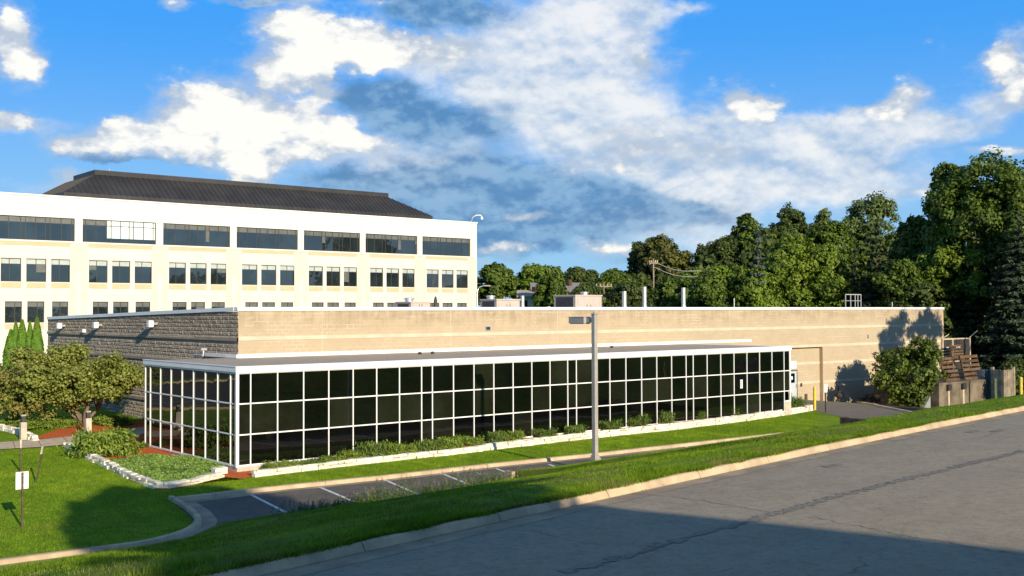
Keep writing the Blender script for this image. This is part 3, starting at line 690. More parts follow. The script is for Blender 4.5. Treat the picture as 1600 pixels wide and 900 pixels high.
for k, (a, b) in enumerate((((20,691),(24,701.5)),((58,688),(66,699)),((98,684),(110,695)),((140,679),(156,690)),((178,673),(196,685)))):
    p = ong(*a); q = ong(*b); v = (q-p)[:2]; v /= np.linalg.norm(v); n = np.array([-v[1], v[0]])*.012
    mb.quad(*[(w[0], w[1], z0(w[0], w[1])+.039) for w in (p[:2]-n, q[:2]-n, q[:2]+n, p[:2]+n)])
props(mb.build('sidewalk_joints', M['black_post']), kind='structure')
bed_edge = G((98,699),(130,715),(160,729),(200,749),(245,765),(272,764),(310,756.5),(352,746))
bedz = lambda x, y: z0(x, y)
sheet('mulch_bed', bed_edge+G((380,749),(398,744))+[np.array([1.2,-.15]), np.array([.0,-.02]), np.array([-.02,9.7])]+G((214,683),(190,686.5),(150,691)), .022, M['mulch'])
sheet('mulch_bed_by_path', G((48,688),(70,678),(92,670),(125,663),(150,662),(176,667),(188,671),(150,676.5),(115,681.5)), .02, M['mulch'])
sheet('mulch_bed_in_shade', [np.array([-.3,12.2]), np.array([4.15,11.]), np.array([4.15,20.]), np.array([1.6,18.6]), np.array([1.,15.2])], .02, M['mulch'])
wall_base = G((398,746),(430,742.5),(500,733.5),(560,726.5),(640,717.5),(700,711.5),(800,699.5),(930,684.5),(1060,671),(1170,657.5),(1240,647),(1272,641.5))
sheet('front_mulch_bed', [p+np.array([0,.1]) for p in wall_base]+[np.array([41.,1.2]), np.array([37.4,.6]), np.array([37.25,-.03]), np.array([.6,-.03])], .0, M['mulch'], zf=lambda x, y: z0(x, y)+.02+.20*min(max((x-1)/12, 0), 1)+.12*min(max((x-20)/16, 0), 1))
def stone_wall(name, line, h0, h1, label, seed, depth=.26, step=.42):
    rng = random.Random(seed); line = np.array(line); d = np.r_[0, np.cumsum(np.linalg.norm(np.diff(line, axis=0), axis=1))]; mb = MB()
    at = lambda s: np.array([np.interp(s, d, line[:,0]), np.interp(s, d, line[:,1])])
    H = lambda s: h0+(h1-h0)*s/d[-1]
    nc = 4; zc = 0
    for c in range(nc):
        s = rng.uniform(-.3, 0)
        while s < d[-1]:
            L = step*rng.uniform(.7, 1.7); e = min(s+L, d[-1]); a = max(s, 0)
            hh = H((a+e)/2); ch = .125
            if c*ch < hh-.03 and e-a > .1:
                top = min((c+1)*ch, hh+.02)
                p, q = at(a), at(e); v = (q-p)/np.linalg.norm(q-p); n = np.array([-v[1], v[0]]); jt = rng.uniform(-.06, .06)+c*.035; g = .008
                P = [p+v*g+n*jt, q-v*g+n*(jt+rng.uniform(-.02, .02)), q-v*g+n*(depth+jt), p+v*g+n*(depth+jt)]
                z = z0(*p); lo = z+c*ch-(.06 if c == 0 else 0); hi = z+top-.008
                V = [(w[0]+rng.uniform(-.012,.012), w[1]+rng.uniform(-.012,.012), zz+rng.uniform(-.018,.018)) for zz in (lo, hi) for w in P]
                mb.add(V, [(0,3,2,1),(4,5,6,7),(0,1,5,4),(1,2,6,5),(2,3,7,6),(3,0,4,7)])
            s = e
    o = mb.build(name, M['limestone']); return props(o, label, 'stone wall')
stone_wall('limestone_wall', wall_base, .23, .40, 'long pale limestone garden wall edging the shrub bed along the glass front', 3)
stone_wall('limestone_wall', bed_edge, .24, .20, 'bent pale limestone edging round the ground cover bed at the left glass corner', 5)
stone_wall('limestone_wall', G((-25,667),(0,672),(20,677),(42,686),(50,690)), .24, .22, 'short white limestone edging beside the sidewalk and the light post', 8)
mb = MB(); p = ong(346,744); mb.box((p[0]-.35, p[1]-.18, p[2]+.1), (p[0]+.2, p[1]+.18, p[2]+.36), jit=.03)
props(mb.build('limestone_block', M['limestone']), 'loose pale limestone block lying on the end of the edging by the red mulch', 'stone')

# ------------------------------------------------------------------ the long low building with its glass front
def onx(x, y, X): d = ray(x, y); return CAM+d*((X-CAM[0])/d[0])
XB, YB, XE, YE = 4.2, 8.6, 71.7, 38.5
low = thing('low_office_building', 'long tan concrete block building with a dark glass front and white metal frames', 'building', (XB, YB, 0))
GT = 3*ROW; ROOFZ = 3.99
top_s = lambda y: 6.36-(y-YB)*.0165
# front wall: smooth block, with a shallow alcove for the door
mb = MB(); AX0, AX1, AZ, AD = 46.0, 53.3, 3.5, .30
BANDS = [4.97, 3.55, 2.2, .72]
mb.quad((XB, YB, -.6), (AX0, YB, -.6), (AX0, YB, 6.36), (XB, YB, 6.36))
mb.quad((AX0, YB, AZ), (AX1, YB, AZ), (AX1, YB, 6.36), (AX0, YB, 6.36))
mb.quad((AX1, YB, -2), (XE, YB, -2), (XE, YB, 6.36), (AX1, YB, 6.36))
mb.quad((AX0, YB+AD, -1.2), (AX1, YB+AD, -1.2), (AX1, YB+AD, AZ), (AX0, YB+AD, AZ))
mb.quad((AX1, YB+AD, -1.2), (AX1, YB, -1.2), (AX1, YB, AZ), (AX1, YB+AD, AZ), 1)
mb.quad((AX0, YB, AZ), (AX0, YB+AD, AZ), (AX1, YB+AD, AZ), (AX1, YB, AZ), 1)
XM, YM = 46.0, 22.0
for (xa, ya), (xb_, yb_) in (((XE, YB), (XE, YM)), ((XE, YM), (XM, YM)), ((XM, YM), (XM, YE)), ((XM, YE), (XB, YE))): mb.quad((xa, ya, -2), (xb_, yb_, -2), (xb_, yb_, 5.85 if yb_ == YE else 6.36), (xa, ya, 5.85 if ya == YE else 6.36))
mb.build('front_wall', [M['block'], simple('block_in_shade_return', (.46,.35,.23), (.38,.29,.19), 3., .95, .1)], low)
# side wall: split-face block really standing out of its joints
def side_wall():
    st = .05; ys = np.arange(YB, YE+.001, st); zs = np.arange(-.3, 6.301, st); rng = np.random.default_rng(4)
    YY, ZZ = np.meshgrid(ys, zs); rowi = np.floor((ZZ+.3)/.2+1e-6).astype(int); bi = np.floor((YY-YB+(rowi % 2)*.2)/.4+1e-6).astype(int)
    fy = (YY-YB+(rowi % 2)*.2)/.4-bi; fz = (ZZ+.3)/.2-rowi
    dj = np.minimum(np.minimum(fy, 1-fy)*.4, np.minimum(fz, 1-fz)*.2)
    rb = rng.random((60, 200)); hb = rb[np.clip(rowi, 0, 59), np.clip(bi, 0, 199)]
    disp = np.clip(dj/.03, 0, 1)*(.012+.026*hb)+rng.normal(size=YY.shape)*.010*(dj > .02)
    for b in (4.90, 3.68, 2.5, 1.32):
        m = np.abs(ZZ-(b-(YY-YB)*.002)) < .11; disp[m] = .075
        m = (ZZ < b-.10) & (ZZ > b-.21); disp[m] = -.03
    ztop = top_s(YY); Z2 = np.where(ZZ > 6.0, np.minimum(ZZ, ztop), ZZ); Z2 = np.minimum(Z2, ztop)
    V = np.stack([XB-disp, YY, Z2], -1).reshape(-1, 3); n = len(ys)
    idx = np.arange(len(zs)*n).reshape(len(zs), n); F = np.stack([idx[:-1,:-1], idx[1:,:-1], idx[1:,1:], idx[:-1,1:]], -1).reshape(-1, 4)
    return link_mesh('side_wall', V, F.tolist(), M['block_rough'], low)
side_wall()
mb = MB()
for b in BANDS:
    for x0, x1, yy in ((XB+.01, AX0 if b < AZ else AX1, YB), (AX1+.01, XE-.005, YB)):
        if b < 3.2 and x0 < 20: x0 = 37.6
        mb.box((x0, yy-.028, b-.10), (x1, yy+.02, b+.10))
    if b < 3.2: mb.box((50.35, YB+AD-.025, b-.1), (AX1-.01, YB+AD+.02, b+.1))
mb.build('belt_course', M['band'], low)
mb = MB()
for x in np.arange(XB, XE-.1, 6.1):
    mb.box((x+.004 if x > XB else XB-.07, YB-.07, 6.345), (min(x+6.1, XE+.06)-.004, YB+.35, 6.525))
for y in np.arange(YB+.352, YE, 6.1):
    y2 = min(y+6.1, YE); V = [(XB-.09, y+.004, top_s(y)-.02), (XB+.3, y+.004, top_s(y)-.02), (XB+.3, y2-.004, top_s(y2)-.02), (XB-.09, y2-.004, top_s(y2)-.02)]
    V += [(a, b, c+.19) for a, b, c in V]; mb.add(V, [(0,3,2,1),(4,5,6,7),(0,1,5,4),(1,2,6,5),(2,3,7,6),(3,0,4,7)])
mb.build('coping', M['coping'], low)
mb = MB(); mb.box((XB+.3, YB+.35, 5.7), (XE-.02, YM-.02, 5.82)); mb.box((XB+.3, YM-.019, 5.7), (XM-.02, YE-.02, 5.82)); mb.build('roof', M['gravel'], low)
for x in (8.9, 17.2, 25.4, 33.8, 42.0, 58.8, 65.4): mb = MB(); mb.box((x-.012, YB-.004, AZ+.0), (x+.012, YB+.01, 6.33)); mb.build('control_joint', M['band'], low)
# --- glass annex (part) with its bays, mullions and transoms (sub-parts)
LX = 30.5*U_; WY = 8*U_
mb = MB(); 
gq = [(0.02,0.02),(LX-.02,0.02),(LX-.02,YB-.003),(XB-.05,YB-.003),(XB-.05,WY-.02),(.02,WY-.02)]
mb.v = []; V = [(x, y, ROOFZ) for x, y in gq]; mb.add(V, [(0,1,2,3,4,5)])
annex = mb.build('glass_annex', M['gravel'], low)
mb = MB(); mb.box((.02, .02, -.45), (LX-.3, .3, -.035)); mb.box((.02, .3, -.45), (.3, WY-.02, -.035)); mb.box((LX-.60, -.03, -.5), (LX+.03, .35, .60)); mb.box((LX-.3, .35, -.6), (LX-.04, YB-.01, -.04))
mb.build('foundation', M['foundation'], annex)
fp = [0]
for q in range(4):
    fp.append(fp[-1]+.5)
    for _ in range(7): fp.append(fp[-1]+1)
fp.append(fp[-1]+.5); fp = [v*U_ for v in fp]
lp = [v*U_ for v in (0,.5,1.5,2.5,3.5,4.5,5.5,6.5,7.5,8)]
def pane_bay(pos, side, rows):
    mb = MB()
    a, b = pos
    for r in rows:
        z0_, z1 = r*ROW, (r+1)*ROW; j = lambda: random.uniform(-.0022, .0022)
        if side == 'f': V = [(a, .028+j(), z0_), (b, .028+j(), z0_), (b, .028+j(), z1), (a, .028+j(), z1)]
        elif side == 'l': V = [(.028+j(), b, z0_), (.028+j(), a, z0_), (.028+j(), a, z1), (.028+j(), b, z1)]
        else: V = [(LX-.05, a, z0_), (LX-.05, b, z0_), (LX-.05, b, z1), (LX-.05, a, z1)]
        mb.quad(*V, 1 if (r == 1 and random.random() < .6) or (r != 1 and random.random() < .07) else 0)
    return mb.build('window', [M['dark_glass'], M['painted_reflection_glass']], annex)
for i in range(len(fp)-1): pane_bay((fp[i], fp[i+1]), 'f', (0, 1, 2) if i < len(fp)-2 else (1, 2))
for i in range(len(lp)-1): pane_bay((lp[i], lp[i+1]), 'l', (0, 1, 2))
mb = MB(); mb.quad((LX-.05, .1, -.04), (LX-.05, YB-.02, -.04), (LX-.05, YB-.02, GT), (LX-.05, .1, GT)); mb.build('window', M['dark_glass'], annex); mb = MB(); mb.quad((XB-.1, WY-.05, -.3), (.05, WY-.05, -.3), (.05, WY-.05, GT), (XB-.1, WY-.05, GT)); mb.build('window', M['dark_glass'], annex)
MW = .046
for i, x in enumerate(fp):
    mb = MB(); w = MW/2 if 0 < i < len(fp)-1 else .06
    if i == 0: mb.box((-.05, -.05, -.04), (.075, .075, GT))
    else: mb.box((x-w, -.012, -.04 if i < len(fp)-1 else .6), (x+w, .07, GT))
    mb.build('mullion', M['white_metal'], annex)
for i, y in enumerate(lp[1:]):
    mb = MB(); mb.box((-.012, y-MW/2, -.04), (.07, y+MW/2, GT)); mb.build('mullion', M['white_metal'], annex)
for r in range(4):
    z = r*ROW; h = .026 if r in (1, 2) else .04
    mb = MB()
    for a, b in zip(fp[:-1], fp[1:]):
        if r == 0 and b > LX-.1: mb.box((a+MW/2, -.07, .60), (b-.07, .06, .68)); continue
        mb.box((a+(MW/2 if a > 0 else .085), -.006, z-h), (b-(MW/2 if b < LX-.1 else .07), .06, z+h))
    mb.build('transom', M['white_metal'], annex)
    mb = MB()
    for a, b in zip(lp[:-1], lp[1:]): mb.box((-.006, a+(MW/2 if a > 0 else .085), z-h), (.06, b-MW/2, z+h))
    mb.build('transom', M['white_metal'], annex)
mb = MB(); mb.box((-.08, -.08, GT+.046), (LX+.08, .02, GT+.245)); mb.box((-.08, .021, GT+.046), (.02, WY+.08, GT+.245)); mb.box((LX-.02, .021, GT+.046), (LX+.08, YB-.02, GT+.245))
mb.box((-.10, -.10, GT+.246), (LX+.10, .06, GT+.275)); mb.box((-.10, .061, GT+.246), (.06, WY+.1, GT+.275))
mb.box((-.07, -.07, GT+.0), (LX+.07, -.0, GT+.045)); 
mb.build('fascia', M['white_metal'], annex)
mb = MB(); mb.box((XB-.02, YB-.05, ROOFZ+.02), (44.4, YB-.004, ROOFZ+.21)); mb.box((XB-.12, YB-.05, ROOFZ+.02), (XB-.02, 12.2, ROOFZ+.2)); mb.build('flashing', M['white_metal'], annex)
mb = MB(); mb.tube([(3.4, 10.9, ROOFZ+.12), (3.4, 11.9, ROOFZ+.12), (3.9, 12.3, ROOFZ+.12)], .06, 8); mb.tube([(3.6, 11.3, ROOFZ+.1), (3.6, 11.3, ROOFZ+.45)], .05, 8); mb.box((3.45, 11.2, ROOFZ+.36), (3.75, 11.45, ROOFZ+.47)); mb.build('roof_pipe', M['galv'], annex)
for x, y in ((13.6, 6.5), (14.5, 6.6), (26.4, 6.4), (28.1, 6.6)): mb = MB(); mb.lathe((x, y, ROOFZ), [(.09, 0), (.09, .06), (.13, .08), (.05, .14)], 10); mb.build('roof_drain', M['rtu_dark'], annex)
nt_ = MB(); p = ony(1158.5, 600, .02); nt_.box((p[0]-.11, .017, p[2]-.26), (p[0]+.11, .021, p[2]+.26)); nt_.box((p[0]-.07, .0155, p[2]-.2), (p[0]+.02, .0165, p[2]+.2), 1); nt_.build('window_notice', [M['white_paint'], M['ink']], annex)
p = ony(684, 645, .02)
# door, its glass, handle and the notice above
dx0, dx1, dz0 = 49.0, 50.25, -.50
mb = MB(); yd = YB+AD-.03; mb.box((dx0, yd-.02, dz0), (dx1, yd+.04, 1.66)); door = mb.build('door', M['door'], low)
mb = MB(); mb.box((dx0-.08, yd-.04, dz0), (dx0-.002, yd+.05, 1.76)); mb.box((dx1+.002, yd-.04, dz0), (dx1+.08, yd+.05, 1.76)); mb.box((dx0-.002, yd-.04, 1.664), (dx1+.002, yd+.05, 1.76)); mb.build('door_frame', M['steel_blue'], door)
mb = MB(); mb.box((dx0+.35, yd-.028, .78), (dx1-.25, yd-.02, 1.5)); mb.build('door_window', M['dark_glass'], door)
mb = MB(); mb.lathe((dx0+.62, yd-.031, 1.14), [(.10, -.1), (.10, .1)], 4); mb.v = [(x, yd-.034+0*(y-yd), z) for x, y, z in mb.v]; mb.f = [(0,1,5,4),(1,2,6,5)]; mb.m = [0,0]
mb.quad((dx0+.5, yd-.032, 1.02), (dx0+.74, yd-.032, 1.02), (dx0+.74, yd-.032, 1.28), (dx0+.5, yd-.032, 1.28)); mb.build('sticker', M['sticker'], door)
mb = MB(); mb.bar((dx1-.12, yd-.02, .5), (dx1-.12, yd-.09, .5), .03, .03); mb.bar((dx1-.12, yd-.08, .42), (dx1-.12, yd-.08, .66), .035, .03); mb.build('handle', M['galv'], door)
mb = MB(); mb.box((dx0-.1, YB+AD-.03, 1.86), (dx1+.02, YB+AD-.003, 2.42))
for k in range(4):
    for j in range(7):
        if random.random() < .8: x = dx0+.0+j*.17; mb.box((x, YB+AD-.033, 2.29-k*.11), (x+random.uniform(.06, .14), YB+AD-.0305, 2.33-k*.11), 1)
mb.build('door_sign', [M['white_paint'], M['ink']], low)
mb = MB(); mb.box((50.75, YB+AD-.07, .45), (50.93, YB+AD, .72)); mb.build('key_box', M['rtu_dark'], low)
mb = MB(); mb.box((51.3, YB+AD-.1, -.62), (51.55, YB+AD, -.15)); mb.build('hose_box', M['brown_post'], low)
# wall lights on the side wall
for (x, y, s) in ((235, 506, 1.), (149.5, 508, 1.), (92.5, 509, 1.)):
    p = onx(x, y, XB-.40); mb = MB(); mb.box((XB-.56, p[1]-.17, p[2]-.17), (XB-.28, p[1]+.17, p[2]+.19), jit=.004); wl = mb.build('wall_light', M['white_paint'], low)
    mb = MB(); mb.box((XB-.281, p[1]-.08, p[2]-.06), (XB+.05, p[1]+.08, p[2]+.08)); mb.build('arm', M['lamp_metal'], wl)
    mb = MB(); mb.box((XB-.54, p[1]-.15, p[2]-.19), (XB-.30, p[1]+.15, p[2]-.171)); mb.build('lens', M['lens'], wl)
p = onx(130, 517, XB-.15); mb = MB(); mb.box((XB-.22, p[1]-.1, p[2]-.1), (XB+.02, p[1]+.1, p[2]+.12)); mb.build('security_camera', M['white_paint'], low)
p = ony(762, 513, YB); mb = MB(); mb.box((p[0]-.2, YB-.05, p[2]-.13), (p[0]+.2, YB+.02, p[2]+.13)); ve = mb.build('wall_vent', M['galv'], low)
mb = MB(); mb.box((p[0]-.15, YB-.056, p[2]-.09), (p[0]+.15, YB-.051, p[2]+.09)); mb.build('vent_opening', M['dark_panel'], ve)
p = ony(1410, 495, YB); mb = MB(); mb.box((p[0]-.2, YB-.16, p[2]-.15), (p[0]-.02, YB, p[2]+.15)); mb.box((p[0]-.02, YB-.14, p[2]-.12), (p[0]+.22, YB, p[2]+.02)); mb.build('floodlight', M['lamp_metal'], low)
p = ony(1356.5, 525, YB); mb = MB(); mb.box((p[0]-.12, YB-.14, p[2]-.13), (p[0]+.12, YB, p[2]+.13)); mb.build('wall_fixture', M['lens'], low)
p = ony(1279.5, 580, YB)

# ------------------------------------------------------------------ units on the roof
def rtu(px_l, px_c, px_r, ytop, Y, label, cap):
    a = ony(px_c, ytop, Y); r = ony(px_r, ytop, Y); w = r[0]-a[0]; lo = 1.0
    while ony(px_l, ytop, Y+lo)[0] < a[0] and lo < 9: lo += .05
    x0, x1, y0, y1, z = a[0], r[0], Y, Y+lo, a[2]
    t = thing('rooftop_unit', label, 'air conditioner', (x0, y0, 5.83), 'air conditioners on the low roof')
    mb = MB(); mb.box((x0, y0, 5.95), (x1, y1, z-.1)); mb.box((x0-.05, y0-.05, z-.1), (x1+.05, y1+.05, z)); mb.box((x0+.1, y0+.1, 5.80), (x1-.1, y1-.1, 5.95)); mb.build('cabinet', M['rtu'], t)
    mb = MB(); mb.box((x0-.02, y0+.25, 6.05), (x0-.004, y1-.25, z-.18)); mb.build('condenser_coil', M['rtu_dark'], t)
    for k in range(2):
        mb = MB(); xx = x0+w*(.08+.46*k); mb.box((xx, y0-.02, 6.05), (xx+w*.38, y0-.004, z-.16)); dp = mb.build('access_panel', M['rtu'], t)
        mb = MB(); mb.box((xx+w*(.34 if k == 0 else .02), y0-.04, 6.65), (xx+w*(.36 if k == 0 else .04), y0-.02, 6.8)); mb.build('handle', M['rtu_dark'], dp)
    mb = MB(); mb.lathe((x0+w*cap, y0+lo*.5, z), [(.28, 0), (.28, .12), (.34, .14), (.34, .24), (.2, .28)], 14); mb.build('fan_cap', M['galv'], t)
rtu(619, 642, 672, 471, 20, 'squat beige rooftop air conditioner in front of the cream office building, leftmost of three', .3)
rtu(751, 776, 812, 467, 20, 'low beige rooftop air conditioner just right of the cream office building corner', .1)
rtu(866, 899, 940, 460.5, 20, 'largest beige rooftop air conditioner with a big dark coil, behind the lamp post', .75)
def stack(px, ytop, wpx, Y, label, mat='galv', point=False):
    p = ony(px, ytop, Y); r = wpx*.5*(p-CAM).dot(_F)/FPX; t = thing('exhaust_stack', label, 'exhaust pipe', (p[0], Y, 5.83), 'metal stacks on the low roof'); mb = MB()
    mb.lathe((p[0], Y, 0), [(r, 5.83), (r, p[2]-(.25 if point else .06))] + ([(r*.35, p[2])] if point else [(r*1.08, p[2]-.05), (r*1.08, p[2]), (r*.8, p[2])]), 16); mb.build('pipe', M[mat], t, False)
    mb = MB(); mb.lathe((p[0], Y, 0), [(r*1.7, 5.82), (r*1.5, 6.35), (r*1.05, 6.75), (r*1.02, 6.8)], 16); mb.build('collar', M[mat], t)
stack(975.5, 455, 7, 18, 'shortest of the three shiny round metal exhaust stacks on the low roof')
stack(1007, 448, 6.5, 18, 'tall shiny metal exhaust stack, middle of the three on the low roof')
stack(1068, 449.5, 6.5, 18, 'shiny metal exhaust stack standing apart before the bright green trees')
stack(816.5, 462, 6, 24, 'stubby metal vent pipe beside the white house gable on the low roof')
stack(680.5, 463, 5.5, 17, 'dark pointed vent pipe in front of the cream office wall', 'rtu_dark', True)
a, b = ony(1321, 460, 13), ony(1345, 460, 13); t = thing('roof_ladder_frame', 'pale tubular ladder frame standing above the low roof edge near its right end', 'ladder', (a[0], 13, 5.83)); mb = MB(); zt = a[2]
W_ = b[0]-a[0]
for f in (0, .33, .62, .8, 1):
    mb.bar((a[0]+W_*f, 13, 5.8), (a[0]+W_*f, 13, zt), .06, .06)
mb.build('upright', M['yellow'] if False else M['lens'], t); mb = MB(); mb.bar((a[0], 13, zt), (b[0], 13, zt), .07, .07); mb.bar((a[0], 13, zt-.55), (b[0], 13, zt-.55), .04, .04); mb.build('rail', M['lens'], t)
for (x, y) in ((1147, 466), (1394, 472), (1462, 472)):
    p = ony(x, y, 12); mb = MB(); mb.tube([(p[0], 12, 5.8), (p[0], 12, p[2])], .03, 6)
    props(mb.build('roof_rod', M['galv']), {1147: 'thin vent rod on the low roof before dark trees, left of the ladder frame', 1394: 'thin rod on the low roof between the ladder frame and the building corner', 1462: 'thin rod at the right corner of the low roof'}[x], 'rod', 'thin rods on the low roof')

# ------------------------------------------------------------------ cream four storey office building
YT = 66.0
office = thing('office_building', 'large cream four storey office building with ribbon windows and dark metal mansard roof', 'building', (15.64, YT, 0))
B0, BP, BK = 15.64, 8.0, range(-2, 6)
XL, XR, ZT = B0-16-.37, 63.93, 17.38
RIB = (13.2, 15.42); F3 = (9.27, 11.45); F2 = (5.44, 7.43)
w3 = ((.62, 2.42), (2.86, 4.66), (5.1, 6.9)); w2 = ((1.0, 2.5), (2.97, 4.5), (5.2, 6.7))
mb = MB(); TH = .4
def band(z0_, z1): mb.box((XL, YT, z0_), (XR, YT+TH, z1))
for a, b in ((-1.0, F2[0]), (F2[1], F3[0]), (F3[1], RIB[0]), (RIB[1], ZT)): band(a, b)
def piers(z0_, z1, wins):
    op = sorted((B0+BP*k+a, B0+BP*k+b) for k in BK for a, b in wins); x = XL
    for a, b in op: mb.box((x, YT, z0_), (a, YT+TH, z1)); x = b
    mb.box((x, YT, z0_), (XR, YT+TH, z1))
piers(*F2, w2); piers(*F3, w3); piers(*RIB, ((0, 7.27),))
mb.box((XL, YT+TH+.001, -1), (XL+.4, YT+30, ZT)); mb.box((XR-.4, YT+TH+.001, -1), (XR, YT+30, ZT)); mb.box((XL, YT+30.001, -1), (XR, YT+30.4, ZT)); mb.box((XL+.41, YT+TH+.01, 16.6), (XR-.41, YT+29.9, 16.9))
mb.build('wall', M['wall_cream'], office)
def tan(a, b, z_, z2):
    mb = MB(); mb.box((a, YT-.03, z_), (b, YT-.002, z2)); mb.build('tan_panel', M['tan_panel'], office)
for k in BK:
    x = B0+BP*k; tan(x+.55, x+6.95, 12.68, 13.04)
    for a, b in w3: tan(x+a+.02, x+b-.02, 8.69, 9.2)
    for a, b in w2: tan(x+a+.02, x+b-.02, 4.86, 5.38)
mb = MB()
for k in list(BK)+[6]:
    x = B0+BP*k-.365
    if x > XR: continue
    mb.box((x-.28, YT-.10, RIB[0]-.22), (min(x+.28, XR), YT-.001, 16.95)); mb.box((x-.24, YT-.07, -.9), (min(x+.24, XR), YT-.001, 10.15))
    if k < 6: mb.box((x+.4, YT-.07, RIB[0]-.16), (x+7.6, YT-.001, RIB[0]-.002))
mb.build('pilaster', M['wall_cream'], office)
M['pier'] = simple('warm_precast', (.63,.575,.475), (.60,.545,.445), .8, .85, .15)
for k in list(BK)+[6]:
    x = B0+BP*k-.365; a, b = x-.82, min(x+.82, XR-.01)
    mb = MB()
    for z_, z2 in ((-.9, 8.01), (8.05, 12.95)):
        if x-.24 < b: mb.box((a, YT-.035, z_), (x-.245, YT-.001, min(z2, 12.95)))
        if x+.245 < b: mb.box((x+.245, YT-.035, z_), (b, YT-.001, z2))
    mb.box((x-.2449, YT-.035, 10.16), (min(x+.2449, XR-.01), YT-.001, 12.95))
    if x < XR: mb.build('pier', M['pier'], office)
mb = MB()
for z in (8.03, 11.52, 16.05, 16.6): mb.box((XL, YT-.004, z-.012), (XR, YT-.0005, z+.012))
for k in BK:
    x = B0+BP*k
    for dx in (): mb.box((x+dx-.012, YT-.0045, 0), (x+dx+.012, YT-.0005, 13.0))
mb.build('panel_joint', M['lamp_metal'], office)
mb = MB(); mb.box((XL-.08, YT-.1, ZT), (XR+.08, YT+.35, ZT+.14)); mb.box((XR-.3, YT+.351, ZT), (XR+.08, YT+30, ZT+.14)); mb.build('coping', M['coping'], office)
def office_window(x0, x1, z0_, z1, cuts, ztr, upper, bright=()):
    mb = MB(); y = YT+.12; fw = .055
    for z in (z0_+fw/2, z1-fw/2): mb.box((x0, y, z-fw/2), (x1, y+.1, z+fw/2))
    xs_ = [x0+(x1-x0)*c for c in cuts]
    for i, x in enumerate(xs_):
        xc = min(max(x, x0+fw/2), x1-fw/2); mb.box((xc-fw/2, y, z0_+fw), (xc+fw/2, y+.1, z1-fw))
    for a, b in zip(xs_[:-1], xs_[1:]): mb.box((a+(fw if a == x0 else fw/2), y+.01, ztr-.022), (b-(fw if b == x1 else fw/2), y+.09, ztr+.022))
    w = mb.build('window', M['dark_frame'], office)
    mp = MB(); mu = MB(); j = lambda: random.uniform(-.004, .004)
    for i, (a, b) in enumerate(zip(xs_[:-1], xs_[1:])):
        br = i in bright
        lo_ = z0_
        if br:
            mu.quad((a, y+.055, z0_+.45), (b, y+.055, z0_+.45), (b, y+.055, z1), (a, y+.055, z1), 1)
            mp.quad((a, y+.028+j(), z0_), (b, y+.028+j(), z0_), (b, y+.028+j(), z0_+.45), (a, y+.028+j(), z0_+.45)); continue
        top = ztr if upper > 0 else z1
        mp.quad((a, y+.028+j(), z0_), (b, y+.028+j(), z0_), (b, y+.028+j(), top), (a, y+.028+j(), top))
        if upper > 0:
            mu.quad((a, y+.055, ztr), (b, y+.055, ztr), (b, y+.055, z1), (a, y+.055, z1), 0)
            if random.random() < (.16 if upper == 1 else .08):
                zl = ztr-(ztr-z0_)*random.choice((.25, .45, .7)); mu.quad((a+.03, y+.016, zl), (b-.03, y+.016, zl), (b-.03, y+.016, ztr-.025), (a+.03, y+.016, ztr-.025), 2)
    mp.build('pane', M['office_glass'], w)
    if mu.v: mu.build('blind', [M['blind_dim'] if upper < 1 else M['blind'], M['bright_blind'], M['blind_dim']], w)
M['blind_dim'] = simple('dim_blind', (.13,.14,.13), (.10,.105,.10), 2., .35, .6)
RC = [0,.045,.18,.325,.385,.51,.63,.69,.83,.965,1]
for k in BK:
    x = B0+BP*k
    office_window(x, x+7.27, *RIB, RC, 14.86, .5, (3,4,5,6,7,8,9) if k == 0 else ())
    for a, b in w3: office_window(x+a, x+b, *F3, [0, random.choice((.43,.5)), 1], 10.92, 1)
    for a, b in w2: office_window(x+a, x+b, *F2, [0, random.choice((.38,.52,.6)), 1], 6.92, .5)
# mansard with standing seams
e0 = np.array([14.5, YT+2, 17.62]); e1 = np.array([58.6, YT+2, 17.62]); r0 = np.array([18.7, YT+5.4, 20.55]); r1 = np.array([54.1, YT+5.4, 20.55])
mb = MB(); FH = .52; up = np.array([0, 0, FH])
be0, be1 = e0+np.array([0, 13.2, 0]), e1+np.array([0, 13.2, 0]); br0, br1 = r0+np.array([0, 6.4, 0]), r1+np.array([0, 6.4, 0])
mb.quad(e0, e1, e1+up, e0+up); mb.quad(be0, e0, e0+up, be0+up); mb.quad(e1, be1, be1+up, e1+up); mb.quad(be1, be0, be0+up, be1+up)
mb.quad(e0+up, e1+up, r1, r0); mb.quad(be0+up, e0+up, r0, br0); mb.quad(e1+up, be1+up, br1, r1); mb.quad(be1+up, be0+up, br0, br1)
mb.quad(e0, be0, be1, e1)
for i in range(1, 78):
    f = i/78; a = e0+(e1-e0)*f
    X = a[0]; q = 1.0
    if X < r0[0]: q = (X-e0[0])/(r0[0]-e0[0])
    if X > r1[0]: q = (e1[0]-X)/(e1[0]-r1[0])
    top = e0+up+(r0-e0-up)*q; top = np.array([X, top[1], top[2]])
    mb.bar(a+np.array([0,-.025,0]), a+up+np.array([0,-.025,0]), .045, .05, up=(0,1,0)); mb.bar(a+up+np.array([0,0,.03]), top+np.array([0,0,.03]), .045, .07)
for i in range(1, 16):
    f = i/16; a = e0+(be0-e0)*f
    mb.bar(a+up+np.array([0,0,.03]), np.array([r0[0]-.02, min(max(a[1], r0[1]), br0[1]), r0[2]]) if r0[1] < a[1] < br0[1] else a+up+(r0-e0-up)*min(1, abs((a[1]-e0[1])/(r0[1]-e0[1])))*np.array([1, 0, 1]), .045, .07)
mb.build('roof', M['mansard'], office)
